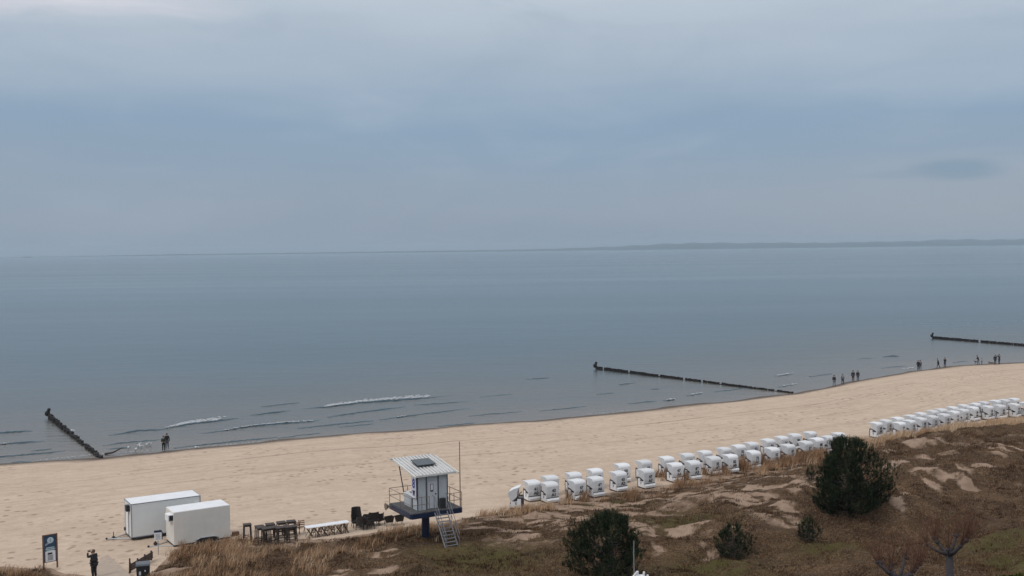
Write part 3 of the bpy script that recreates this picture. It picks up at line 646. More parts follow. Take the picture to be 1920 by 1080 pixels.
r2f = [(350,378),(470,355),(600,325),(740,300),(880,278),(1000,245),(1110,222),(1230,195),(1410,182),(1550,170),(1730,155),(1870,140)]
allc = [(x, y, r, 0) for x, y, r in g1]+[(1620+(a+75)/6.4, 730+b_/6.4, 1, 1) for a, b_ in r2r]+[(1620+(a+80)/6.4, 730+b_/6.4, 0, 1) for a, b_ in r2f]
ORD = ['first','second','third','fourth','fifth','sixth','seventh','eighth','ninth','tenth','eleventh','twelfth','thirteenth','fourteenth','fifteenth','sixteenth','seventeenth','eighteenth']
cnt = {}
for i, (px, py, rear, clu) in enumerate(allc):
    zg = 1.55
    for _ in range(6):
        p = at(px, py+2.6, zg+1.60); zg = max(1.2, min(gz(p.x, p.y), 1.75))
    t = copy_tree(protoc); t.location = (p.x, p.y, zg-.02)
    a = R(30)+.10*(px-1000)/900; t.rotation_euler = (0, 0, a+random.uniform(-.13, .13)); t.rotation_euler[0] = random.uniform(-.03, .03)
    k = (rear, clu); cnt[k] = cnt.get(k, 0)+1; o_ = ORD[cnt[k]-1]
    s = n1s[i] if i < len(n1s) else '%d\nA%d' % (random.randint(10, 99), random.randint(0, 9))
    put_number(t, s)
    row = 'sea' if rear else 'dune'; where = 'between tower and pine' if clu == 0 else 'right of big pine'
    tag(t, 'white beach chair, %s from left in %s row %s' % (o_, row, where), 'beach chair', 'hooded beach chairs lined up above the dune edge')
for q in list(protoc.children_recursive)+[protoc]: bpy.data.objects.remove(q)
tt_ = make_chair(True); p = at(969, 953, 1.6); zz = gz(p.x, p.y); tt_.location = (p.x, p.y+.3, zz); tt_.rotation_euler = (0, 0, R(-98))
tag(tt_, 'white beach chair turned sideways, hood tipped back, leftmost of all beach chairs', 'beach chair', 'hooded beach chairs lined up above the dune edge')

# ------------------------------------------------------------------ bar tables, white tables, armchairs
def bar_table(px, py, label, h=1.12, w=.62, l=.62, dark=M_wood):
    p = at(px, py, 1.6+h); zz = gz(p.x, p.y)
    t = empty('bar_table', (p.x, p.y, zz), R(25+random.uniform(-5, 5)), label, 'bar table', 'dark wooden bar tables stored beside the trailers')
    MB().box((0, 0, h), (w, l, .06)).box((0, 0, h-.08), (w-.08, l-.08, .09)).build('tabletop', dark, t)
    for sx in (-1, 1):
        for sy in (-1, 1): MB().tube([(sx*(w/2-.06), sy*(l/2-.06), h-.05), (sx*(w/2-.02), sy*(l/2-.02), 0)], .036, 4).build('leg', dark, t)
    r = MB()
    for s in (-1, 1): r.box((0, s*(l/2-.04), .28), (w-.06, .03, .045)); r.box((s*(w/2-.04), 0, .28), (.03, l-.06, .045))
    r.build('stretcher', dark, t); return t
bar_table(463.5, 982, 'dark wooden bar table standing alone at the left end of the furniture', w=.56, l=.56)
bar_table(487, 986.5, 'dark bar table, rear one of the tight group right of the lone table')
bar_table(490, 989.5, 'dark bar table with tall open legs at the front left of the tight group')
bar_table(499, 992.5, 'dark bar table at the very front of the tight group')
bar_table(506.5, 981.5, 'dark bar table in the back row, left of three')
bar_table(513, 988.5, 'dark bar table in the middle of the tight group', l=.7)
bar_table(527.5, 978.5, 'dark bar table in the back row, middle of three')
bar_table(546, 976.5, 'dark bar table in the back row, rightmost of three')
bar_table(529, 989, 'long dark bar table lying in front of the back row', w=.95)
bar_table(545, 988, 'dark bar table at the right front corner beside the wooden chair', w=.8)
def folding_chair(px, py, label, rzz, sc=1.0):
    p = at(px, py, 1.6); zz = gz(p.x, p.y)
    t = empty('folding_chair', (p.x, p.y, zz), rzz, label, 'folding chair', 'brown folding garden chairs stored beside the tables'); t.scale = (sc,)*3
    for s in (-1, 1):
        MB().tube([(s*.2, .25, 0), (s*.2, -.22, .95)], .018, 4).build('leg', M_wood2, t); MB().tube([(s*.17, -.25, 0), (s*.17, .22, .47)], .018, 4).build('leg', M_wood2, t)
    b_ = MB()
    for z in (.62, .74, .86): b_.box((0, -.22+(.95-z)*.49, z), (.40, .02, .07))
    b_.build('backrest', M_wood2, t)
    b_ = MB()
    for y in (-.12, -.03, .06, .15): b_.box((0, y, .47), (.38, .07, .02))
    b_.build('seat', M_wood2, t)
folding_chair(557, 1001, 'brown folding chair right behind the last bar table', R(20)); folding_chair(566, 999.5, 'brown folding chair standing between bar tables and white tables', R(200))
def white_table(px, py, label):
    h = .76; p = at(px, py, 1.6+h); zz = gz(p.x, p.y)
    t = empty('folding_table', (p.x, p.y, zz), R(25), label, 'table', 'white topped folding tables pushed together in a row')
    MB().box((0, 0, h), (.58, .74, .035)).build('tabletop', M_tabletop, t)
    for s in (-1, 1):
        for k in (-1, 1): MB().tube([(k*.24, s*.30, 0), (-k*.24, s*.30, h-.02)], .018, 4).build('leg', M_wood, t)
        MB().tube([(.02+random.uniform(-.2, .2), -.36, 0), (random.uniform(-.25, .25), -.33, h-.05)], .02, 4).build('leg', M_wood, t); MB().tube([(.02+random.uniform(-.1, .1), -.34, 0), (random.uniform(-.2, .2), -.30, h-.05)], .017, 4).build('leg', M_wood2, t)
    return t
LB = ['leftmost','second from the left','third from the left','third from the right','second from the right','rightmost']
wa, wb_ = Vector((580, 987.5)), Vector((646, 977.5))
for i in range(6):
    f = i/5; q = wa.lerp(wb_, f); white_table(q.x, q.y, 'white topped table with crossed brown legs, %s of the pushed together row' % LB[i])
for i, x in enumerate((588, 600, 612, 624, 636, 648)):
    folding_chair(x, 1006.5-(x-588)*.155, 'brown folding chair leaning against the front of the white tables, %s' % LB[i], R(random.choice((15, 30, 20))), .72)
for i, (x, y) in enumerate(((524, 1004), (541, 1002))):
    p = at(x, y, 1.6); t = empty('bench', (p.x, p.y, gz(p.x, p.y)), R(25), 'low reddish brown bench stored under the bar tables, %s of two' % ('left', 'right')[i], 'bench')
    MB().box((0, 0, .48), (1.0, .34, .05)).build('seat', M_wood2, t); MB().box((0, .12, .28), (.9, .04, .12)).build('stretcher', M_wood2, t)
    for sx in (-1, 1): MB().box((sx*.42, 0, .23), (.06, .32, .45)).build('leg', M_wood, t)
def armchair(px, py, rzz, label, sc=1, high=False, n=1):
    p = at(px, py, 1.6); zz = gz(p.x, p.y)
    t = empty('armchair', (p.x, p.y, zz), rzz, label, 'armchair', 'dark wicker armchairs left on the beach')
    t.scale = (sc,)*3; zo = .42; bk = 1.25 if high else .85
    MB().box((0, 0, .36), (.62, .60, .16)).build('seat', M_wicker, t, bevel=.03)
    b_ = MB(); pts = [(.34*math.cos(R(a)), .05-.36*math.sin(R(a))) for a in range(-20, 201, 20)]; m_ = len(pts)
    top = [bk if 3 <= i <= m_-4 else .66 for i in range(m_)]
    vs = [(x, y, .30) for x, y in pts]+[(x*1.12, y*1.12, z) for (x, y), z in zip(pts, top)]+[(x*.9, y*.9, .30) for x, y in pts]+[(x*1.0, y*1.0, z) for (x, y), z in zip(pts, top)]
    b_.quadmesh(vs, [(i, i+1, m_+i+1, m_+i) for i in range(m_-1)]+[(2*m_+i, 3*m_+i, 3*m_+i+1, 2*m_+i+1) for i in range(m_-1)]+[(m_+i, m_+i+1, 3*m_+i+1, 3*m_+i) for i in range(m_-1)]+[(0, m_, 3*m_, 2*m_), (m_-1, 3*m_-1, 4*m_-1, 2*m_-1)])
    b_.build('backrest', M_wicker, t)
    for sx in (-1, 1):
        for sy in (-1, 1): MB().tube([(sx*.25, sy*.25, .3), (sx*.28, sy*.28, 0)], .025, 5).build('leg', M_dark, t)
    return t
armchair(669, 987, R(-160), 'high backed dark wicker armchair, tallest of the dark chairs beside the white tables', 1.15, True)
armchair(678, 991, R(-20), 'dark wicker armchair in front of the tallest dark chair', 1.1)
armchair(686, 986, R(160), 'dark wicker armchair in the middle of the dark pile with low round back', 1.0)
armchair(692, 990, R(-60), 'dark wicker armchair at the front right of the dark pile', 1.1)
armchair(700, 984, R(20), 'dark wicker armchair with arched back behind the front right one', 1.25)
armchair(711, 982, R(60), 'dark wicker armchair leaning outward at the right end of the dark pile', 1.05)
def tub(px, py, label):
    p = at(px, py, 1.6); zz = gz(p.x, p.y)
    t = empty('tub_chair', (p.x, p.y, zz), R(25), label, 'chair', 'dark tub chairs standing by themselves')
    MB().quadmesh([(-.26, -.2, .28), (.26, -.2, .28), (.22, .2, .28), (-.22, .2, .28), (-.33, -.3, .64), (.33, -.3, .74), (.3, .28, .7), (-.3, .28, .66)],
                  [(0,1,2,3)[::-1], (0,1,5,4), (1,2,6,5), (2,3,7,6), (3,0,4,7)]).build('shell', M_wicker, t)
    MB().box((0, 0, .42), (.46, .4, .08)).build('seat', M_wicker, t)
    for sx in (-1, 1):
        for sy in (-1, 1): MB().tube([(sx*.2, sy*.16, .3), (sx*.27, sy*.22, 0)], .018, 5).build('leg', M_wood2, t)
tub(729.5, 984.5, 'dark tub chair standing alone, left one of two below the tower platform'); tub(748.5, 982.5, 'dark tub chair standing alone, right one of two below the tower platform')

# ------------------------------------------------------------------ signs, bin, post
def big_sign():
    p = g(95, 1066); p = Vector((p.x, p.y, p.z)); t = empty('information_sign', p, R(38), 'tall dark blue beach information sign with white round emblem between two brown posts', 'sign')
    Hs = 2.25
    for s in (-1, 1): MB().box((s*.42, 0, Hs/2), (.09, .09, Hs+.02)).build('post', M_wood2, t)
    MB().box((0, 0, Hs-.02), (.93, .11, .05)).build('cap', M_wood2, t)
    pn = MB().box((0, 0, Hs-.92), (.75, .04, 1.78)).build('panel', M_blue, t)
    MB().tube([(.02, -.02, Hs-.38), (.02, -.035, Hs-.38)], .20, 20).build('emblem', M_teal, pn)
    MB().quadmesh([(-.32, -.03, Hs-.62), (-.08, -.03, Hs-.46), (-.02, -.03, Hs-.58), (-.3, -.03, Hs-.72)], [(0,1,2,3)]).box((.02, -.042, Hs-.38), (.05, .01, .22)).build('emblem', pm('emblem_grey', (.30, .36, .42), .5, .1, 6), pn)
    b_ = MB()
    for i, (wd, z) in enumerate(((.52, .86), (.60, .96), (.46, 1.05))): b_.box((0, -.028, Hs-z), (wd, .012, .055))
    b_.build('lettering', M_teal, pn)
    ps = MB().box((0, -.03, Hs-1.42), (.62, .02, .68)).build('poster', M_white, pn)
    b_ = MB().box((-.02, -.045, Hs-1.25), (.28, .01, .12))
    for k in range(5): b_.box((0, -.045, Hs-1.38-k*.07), (.36-.05*(k % 2), .01, .028))
    b_.build('lettering', M_ink, ps)
big_sign()
p = g(297, 1040); t = empty('notice_sign', p, R(20), 'small white notice with dark header on a thin post before the cream trailer', 'sign')
MB().tube([(0, .03, 0), (0, .03, 1.5)], .03, 8).build('post', M_galv, t)
pn = MB().box((0, 0, 1.25), (.48, .03, .56)).build('panel', M_white, t); MB().box((0, -.003, 1.60), (.50, .035, .15)).tube([(.25, .08, 1.0), (.27, .08, 1.5), (.1, .08, 1.66)], .05, 8).build('header', M_navy, t)
b_ = MB()
for k in range(5): b_.box((0, -.02, 1.42-k*.085), (.36-.06*(k % 2), .008, .03))
b_.build('lettering', pm('grey_ink', (.22, .24, .26), .6, .1, 5), pn)
# lone post with low plank barrier
p = g(243, 1075); t = empty('wooden_post', p, 0, 'lone brown wooden post beside the sandy beach path', 'post')
MB().tube([(0, 0, -.2), (.03, 0, .92)], [.06, .05], 8).build('shaft', M_wood, t); MB().ball((.03, 0, .93), .055).build('top', M_wood, t)
a_, b2 = g(246, 1074), g(287, 1050); t = empty('plank_barrier', a_, math.atan2(b2.y-a_.y, b2.x-a_.x), 'low dark plank barrier running from the lone post up to the dune grass', 'barrier')
Lb = (b2-a_).xy.length; dzb = b2.z-a_.z
pk = MB()
for k in range(3):
    pk.quadmesh([(0, 0, .12+k*.16), (Lb, 0, dzb+.12+k*.16), (Lb, 0, dzb+.25+k*.16), (0, 0, .25+k*.16), (0, .05, .12+k*.16), (Lb, .05, dzb+.12+k*.16), (Lb, .05, dzb+.25+k*.16), (0, .05, .25+k*.16)], [(0,1,2,3), (7,6,5,4), (0,4,5,1), (3,2,6,7), (1,5,6,2), (0,3,7,4)])
pk.build('plank', M_wood, t)
for f in (.02, .35, .68, .98): MB().box((Lb*f, .09, dzb*f+.25), (.08, .08, .8)).build('stake', M_wood, t)
p = g(269, 1090); t = empty('waste_bin', (p.x, p.y, p.z), R(18), 'black waste container with pale rim half hidden below the dune edge', 'waste bin')
MB().box((0, 0, .55), (.74, .7, 1.0), taper=1.08).build('body', M_black, t, bevel=.04)
MB().prism([(-.40, 1.06), (-.36, 1.16), (.1, 1.24), (.40, 1.16), (.40, 1.06)], -.42, .42).build('lid', pm('lid_grey', (.10, .11, .13), .4, .2, 4), t)
MB().box((-.18, -.395, .62), (.12, .02, .22)).box((.12, -.395, .75), (.08, .02, .1)).build('sticker', M_greyp, t)

# ------------------------------------------------------------------ groynes
def groyne(a, b_, n, h0, h1, label, gaps, wob=.03):
    A = at(*a, 0); B = at(*b_, 0); d = B-A
    t = empty('groyne', A, 0, label, 'groyne', 'dark timber groynes running from the beach into the sea')
    for i in range(n):
        f = i/(n-1); h = h0+(h1-h0)*f+random.uniform(-wob, wob)*1.6; q = d*f; r = random.uniform(.185, .225)
        if random.random() < gaps: h *= random.choice((.3, .05, .8))
        x, y = q.x+random.uniform(-wob, wob), q.y+random.uniform(-wob, wob)
        zb_ = min(-.4, 0) if f < .9 else -.3
        MB().tube([(x, y, -.8), (x+random.uniform(-.04, .04), y, h)], [r, r*.93], 7).build('pile', M_pile, t)
    mk = MB().tube([(-.1, .1, -.8), (-.1, .1, h0+.55)], [.17, .13], 8).ball((-.1, .1, h0+.62), .24, 10).ball((-.35, .1, h0+.1), .32, 8, (1, 1, 1.2), .1)
    mk.build('end_marker', M_pile, t); return t
groyne((93, 785), (192, 862), 100, .58, .22, 'crooked dark timber groyne left of the couple at the water', .07, .11)
groyne((1119, 692.5), (1486, 737.5), 100, .56, .22, 'long straight dark timber groyne in the middle of the bay', .08)
groyne((1750, 635), (2110, 664), 100, .58, .4, 'dark timber groyne at the right edge of the sea', .08)
p = at(150, 838, 0); 

# ------------------------------------------------------------------ people
def skin(pts, edges, radii, root=0, sub=1):
    me = bpy.data.meshes.new('tmp'); me.from_pydata([tuple(p) for p in pts], edges, []); o = bpy.data.objects.new('tmp', me); C.objects.link(o)
    o.modifiers.new('s', 'SKIN').use_smooth_shade = True
    for i, r in enumerate(radii):
        v = me.skin_vertices[0].data[i]; v.radius = r if isinstance(r, tuple) else (r, r); v.use_root = (i == root)
    if sub: o.modifiers.new('u', 'SUBSURF').levels = sub; o.modifiers['u'].render_levels = sub
    dg = bpy.context.evaluated_depsgraph_get(); dg.update(); me2 = bpy.data.meshes.new_from_object(o.evaluated_get(dg)); bpy.data.objects.remove(o); return me2
def person(px, py, h, rz_, label, group=None, stride=0, arms='down', coat=M_coat, legs=M_jean, hat=None, cx=None, lean=0, pos=None, bulk=1.0):
    p = pos or g(px, py+(2.5 if px > 1500 else 0)); k = h/1.75; p.z = max(p.z, .03)
    s = stride
    J = dict(pel=(0,0,.95), bel=(0,.0,1.10), che=(0,.01+lean*.3,1.33), nec=(0,.02+lean*.45,1.49), hd0=(0,.03+lean*.5,1.56), hd1=(0,.04+lean*.55,1.65), hd2=(0,.03+lean*.55,1.72))
    for sg, n_ in ((-1, 'l'), (1, 'r')):
        st_ = s*sg
        J['hip'+n_] = (sg*.09, 0, .90); J['kne'+n_] = (sg*.10, .04+st_*.22, .50+abs(st_)*.01); J['ank'+n_] = (sg*.10, st_*.42-.02, .09+(.05 if st_ < 0 else 0)); J['toe'+n_] = (sg*.12, st_*.42+.15, .04)
        J['sho'+n_] = (sg*.18, .01+lean*.4, 1.43)
        if arms == 'camera': J['elb'+n_] = (sg*.27, .22, 1.34); J['wri'+n_] = (sg*.13, .38, 1.56); J['han'+n_] = (sg*.07, .42, 1.62)
        elif arms == 'front': J['elb'+n_] = (sg*.23, .05+lean*.3, 1.16); J['wri'+n_] = (sg*.14, .28+lean*.3, 1.10); J['han'+n_] = (sg*.10, .36+lean*.3, 1.10)
        else: J['elb'+n_] = (sg*.24, -.02-st_*.10+lean*.3, 1.14); J['wri'+n_] = (sg*.25, .05-st_*.22+lean*.3, .90); J['han'+n_] = (sg*.245, .07-st_*.24+lean*.3, .82)
    names = list(J); id_ = {n_: i for i, n_ in enumerate(names)}
    def P_(l): return [Vector(J[n_])*k for n_ in l]
    E_ = [('pel','bel'),('bel','che'),('che','nec'),('nec','hd0'),('hd0','hd1'),('hd1','hd2')]
    for n_ in 'lr': E_ += [('pel','hip'+n_),('hip'+n_,'kne'+n_),('kne'+n_,'ank'+n_),('ank'+n_,'toe'+n_),('che','sho'+n_),('sho'+n_,'elb'+n_),('elb'+n_,'wri'+n_),('wri'+n_,'han'+n_)]
    rad = dict(pel=(.14,.10), bel=(.12,.09), che=(.15,.10), nec=.055, hd0=(.075,.085), hd1=(.085,.10), hd2=(.06,.07), hip=.085, kne=.055, ank=.04, toe=.035, sho=.06, elb=.042, wri=.03, han=(.04,.02))
    rr = lambda n_: rad.get(n_, rad.get(n_[:-1]))
    sc = lambda r, f=1: tuple(q*k*f for q in r) if isinstance(r, tuple) else r*k*f
    me = skin(P_(names), [(id_[a], id_[b_]) for a, b_ in E_], [sc(rr(n_)) for n_ in names], 0)
    # nose, ears and fingers join the one body mesh
    ex = MB(); hd = Vector(J['hd1'])*k
    ex.ball(hd+Vector((0, .105, -.01))*k, .018*k, 6, (.8, 1.2, 1.4))
    for sg in (-1, 1): ex.ball(hd+Vector((sg*.088, .0, -.01))*k, .025*k, 6, (.4, .8, 1.3))
    for sg, n_ in ((-1, 'l'), (1, 'r')):
        a = Vector(J['han'+n_])*k; d = (Vector(J['han'+n_])-Vector(J['wri'+n_])).normalized()*k; sd2 = d.cross(Vector((sg, 0, 0))).normalized()*k if abs(d.z) > .5 else Vector((0, 0, 1))*k
        for j, ln in enumerate((.062, .072, .068, .055)):
            o1 = sd2*(-.027+.018*j); ex.tube([a+o1*.9-d*.01, a+o1+d*ln*.55, a+o1+d*ln*.9-Vector((sg*.015, 0, 0))*k], [.0095*k, .009*k, .007*k], 5)
        ex.tube([a-sd2*.03-d*.03, a-sd2*.055+d*.01, a-sd2*.05+d*.03], [.011*k, .010*k, .008*k], 5)
    tm = bpy.data.meshes.new('t'); tm.from_pydata(ex.v, [], ex.f)
    bm = bmesh.new(); bm.from_mesh(me); bm.from_mesh(tm); bm.to_mesh(me); bm.free(); bpy.data.meshes.remove(tm)
    me.materials.clear(); me.materials.append(M_skin); me.polygons.foreach_set('use_smooth', [True]*len(me.polygons))
    body = bpy.data.objects.new('person', me); C.objects.link(body); body.location = p; body.rotation_euler = (0, 0, rz_); tag(body, label, 'person', group)
    def cloth(nm, l, ed, f, mt, extra=0):
        q = {n_: i for i, n_ in enumerate(l)}
        rads = []
        for n_ in l:
            r = rr(n_); r = r if isinstance(r, tuple) else (r, r); rads.append(tuple((x*f*bulk+extra)*k for x in r))
        m2 = skin(P_(l), [(q[a], q[b_]) for a, b_ in ed], rads, 0); m2.materials.clear(); m2.materials.append(mt)
        o = bpy.data.objects.new(nm, m2); C.objects.link(o); o.parent = body; return o
    J['hem'] = (0, .0, .78); rad['hem'] = (.135, .11); rad['pel'] = (.125, .095)
    cloth('jacket', ['pel','bel','che','nec','hem','shol','elbl','wril','shor','elbr','wrir'], [('hem','pel'),('pel','bel'),('bel','che'),('che','nec'),('che','shol'),('shol','elbl'),('elbl','wril'),('che','shor'),('shor','elbr'),('elbr','wrir')], 1.12, coat, .018)
    cloth('trousers', ['pel','hipl','knel','ankl','hipr','kner','ankr'], [('pel','hipl'),('hipl','knel'),('knel','ankl'),('pel','hipr'),('hipr','kner'),('kner','ankr')], 1.08, legs, .014)
    sh_ = MB()
    for n_ in 'lr':
        a = Vector(J['ank'+n_])*k; sh_.ball(a+Vector((0, .06, -.035))*k, .07*k, 8, (.75, 1.9, .75))
    sh_.build('shoes', M_black, body, smooth=True)
    hd = Vector(J['hd1'])*k
    MB().ball(hd+Vector((0, -.022, .03))*k, .112*k, 10, (.92, 1.0, 1.05)).build('hair' if hat is None else 'hat', hat or M_hair, body, smooth=True)
    return body
G2 = 'walkers along the waterline'
person(307, 846.5, 1.72, R(200), 'person in dark olive jacket standing before their partner at the water edge', coat=M_green_c, arms='front', legs=M_coat)
person(313.5, 843.5, 1.80, R(190), 'taller person in black coat standing close behind the olive jacket at the water', stride=.25, legs=M_jean, hat=M_black)
person(1564, 722, 1.76, R(-35), 'person in black coat and grey trousers striding, leftmost of the walkers on the right shore', G2, stride=.5, legs=M_grey)
person(1580, 719, 1.68, R(-30), 'person in patterned grey jacket walking second from the left on the right shore', G2, stride=.5, coat=M_grey, legs=M_coat)
person(1599.5, 713.5, 1.82, R(-25), 'broad person in black jacket and reddish trousers walking beside a smaller one', G2, stride=.2, legs=pm('russet_cloth', (.07, .025, .02), .9, .2, 6))
person(1608.5, 712, 1.68, R(-28), 'smaller person in dark long coat at the right of the group of four', G2, stride=.2)
person(1721.5, 692, 1.72, R(-40), 'person in black huddled at the left of a close pair by the water', G2, legs=M_coat)
person(1725.5, 691.5, 1.72, R(-40), 'person in dark grey coat at the right of the close pair by the water', G2, stride=.2, coat=M_grey)
person(1759.5, 688, 1.72, R(70), 'person in black leaning forward mid stride right of the close pair', G2, stride=.6, lean=.25, legs=M_coat)
person(1771.5, 686.5, 1.76, R(-60), 'person in black coat with bag standing right of the striding walker', G2, stride=.15, arms='front')
person(1834.5, 682, 1.74, R(80), 'person in black bending toward a small dog beside a child', G2, stride=.4, lean=.35, arms='front', legs=M_grey)
person(1841, 681.5, 1.22, R(90), 'child in grey jacket standing next to the bending person', G2, coat=pm('light_grey_cloth', (.28, .30, .32), .9, .1, 6), legs=M_grey)
person(1866, 681.5, 1.78, R(-30), 'person in long black coat at the left of the last pair on the right shore', G2, legs=M_coat)
person(1873.5, 680.5, 1.80, R(20), 'person in dark jacket raising both hands, rightmost of all walkers', G2, arms='camera')
ph = g(177, 1082)
phg = person(177, 1084, 1.80, R(62), 'person in black coat holding a camera up to the face on the beach path', arms='camera', legs=M_coat, bulk=1.25, hat=pm('brown_hair', (.10, .05, .03), .8, .2, 8))
cm = MB().box((0, 0, 0), (.13, .06, .09)).tube([(0, .02, 0), (0, .09, 0)], .035, 12).build('camera_device', M_black); hv = rotz((0, .44, 1.66), R(62))
cm.name = 'photo_camera'; cm.location = ph.__class__(phg.location)+hv; cm.rotation_euler = (0, 0, R(62)); tag(cm, 'small black camera held up by the person on the path', 'camera')
# dogs
def dog(px, py, label, lie=False, sc=1, rz_=0, mt=M_black):
    p = g(px, py); z = .16 if lie else .42
    pts = [(0,0,z),(.28,0,z+.02),(-.28,0,z),(.42,0,z+.12),(.52,0,z+.14),(.66,0,z+.10),(-.42,0,z-.02),(-.55,0,z+.08 if not lie else z-.08)]
    ed = [(0,1),(0,2),(1,3),(3,4),(4,5),(2,6),(6,7)]; rd = [.10,.12,.09,.08,.075,.035,.04,.02]
    for x, bend in ((.27, .03), (-.27, -.05)):
        for s in (-1, 1):
            n = len(pts); pts += [(x, s*.07, z-.08), (x+bend, s*.08, z*.45), (x, s*.08, .03)] if not lie else [(x, s*.08, z-.04), (x+.12, s*.1, .06), (x+.25, s*.1, .04)]
            ed += [(1 if x > 0 else 2, n), (n, n+1), (n+1, n+2)]; rd += [.06, .035, .03]
    me = skin([Vector(q)*sc for q in pts], ed, [r*sc for r in rd], 0); me.materials.clear(); me.materials.append(mt)
    o = bpy.data.objects.new('dog', me); C.objects.link(o); o.location = p; o.rotation_euler = (0, 0, rz_); tag(o, label, 'dog')
    e = MB()
    for s in (-1, 1): e.ball(Vector((.50, s*.06, z+.21))*sc, .035*sc, 6, (.6, .5, 1.3))
    e.build('ears', mt, o)
dog(1831, 681.5, 'small dark dog in front of the bending person', rz_=R(160), sc=.8)
dog(1859, 681.5, 'brown dog lying on the sand left of the last pair', True, .95, R(170), M_wood2)
# gulls
M_gull = pm('gull_white', (.75, .75, .76), .7, .05, 8); M_gullg = pm('gull_grey', (.35, .37, .40), .7, .1, 8)
def gull(px, py, label, rz_, pos=None, wings=False):
    p = pos or g(px, py)
    t = empty('gull', (p.x, p.y, max(p.z, .02)), rz_, label, 'gull', 'white gulls at the waterline'); t.scale = (.95,)*3
    MB().ball((0, 0, .20), .11, 10, (1, 2.0, .95)).ball((0, .19, .31), .06, 8).tube([(0, .12, .22), (0, .18, .31)], [.07, .05], 8).tube([(0, -.15, .21), (0, -.34, .20)], [.06, .02], 6).build('body', M_gull, t, smooth=True)
    MB().tube([(0, .24, .31), (0, .31, .30)], [.016, .006], 5).build('beak', pm('beak', (.5, .3, .03), .5, .1, 5), t)
    for s in (-1, 1):
        if wings: MB().quadmesh([(s*.05, .1, .28), (s*.05, -.1, .28), (s*.40, -.08, .52), (s*.42, .06, .55), (s*.68, -.12, .46)], [(0,1,2,3), (3,2,4)]).build('wing', M_gullg, t)
        else: MB().ball((s*.085, -.06, .23), .07, 8, (.4, 2.6, 1)).build('wing', M_gullg, t)
        MB().tube([(s*.035, 0, 0), (s*.035, 0, .12)], .009, 4).build('leg', M_wood2, t)
for i, (x, y, wn, lb) in enumerate([(240.7,842,0,'white gull standing farthest left of the small flock near the couple'),(254.5,845,0,'white gull closest to the dry sand in the small flock'),(260,837.5,1,'white gull with raised wings in the middle of the flock'),
                                    (264.5,839.5,0,'small pale gull just right of the one with raised wings'),(275,836,1,'white gull lifting its wings at the sea side of the flock'),(281.5,835,0,'white gull nearest to the couple'),(369,842,0,'single white gull standing right of the couple')]):
    p = at(x, y, 0.02); gull(x, y, lb, random.uniform(0, 6), Vector((p.x, p.y, .02)), wn)
A = at(93, 785, 0); B = at(192, 862, 0); q = A.lerp(B, .50); gull(0, 0, 'white gull perched on the crooked left groyne', 1.2, Vector((q.x, q.y, .58)))

# ------------------------------------------------------------------ driftwood at the left groyne
p = at(196, 853, 0); t = MB().tube([(0, 0, .05), (.8, .3, .15), (1.5, .5, .5), (1.9, .6, .62)], [.12, .1, .07, .03], 6).build('driftwood', M_wood); t.location = (p.x, p.y, .05); tag(t, 'dark driftwood branch beside the land end of the crooked groyne', 'driftwood')

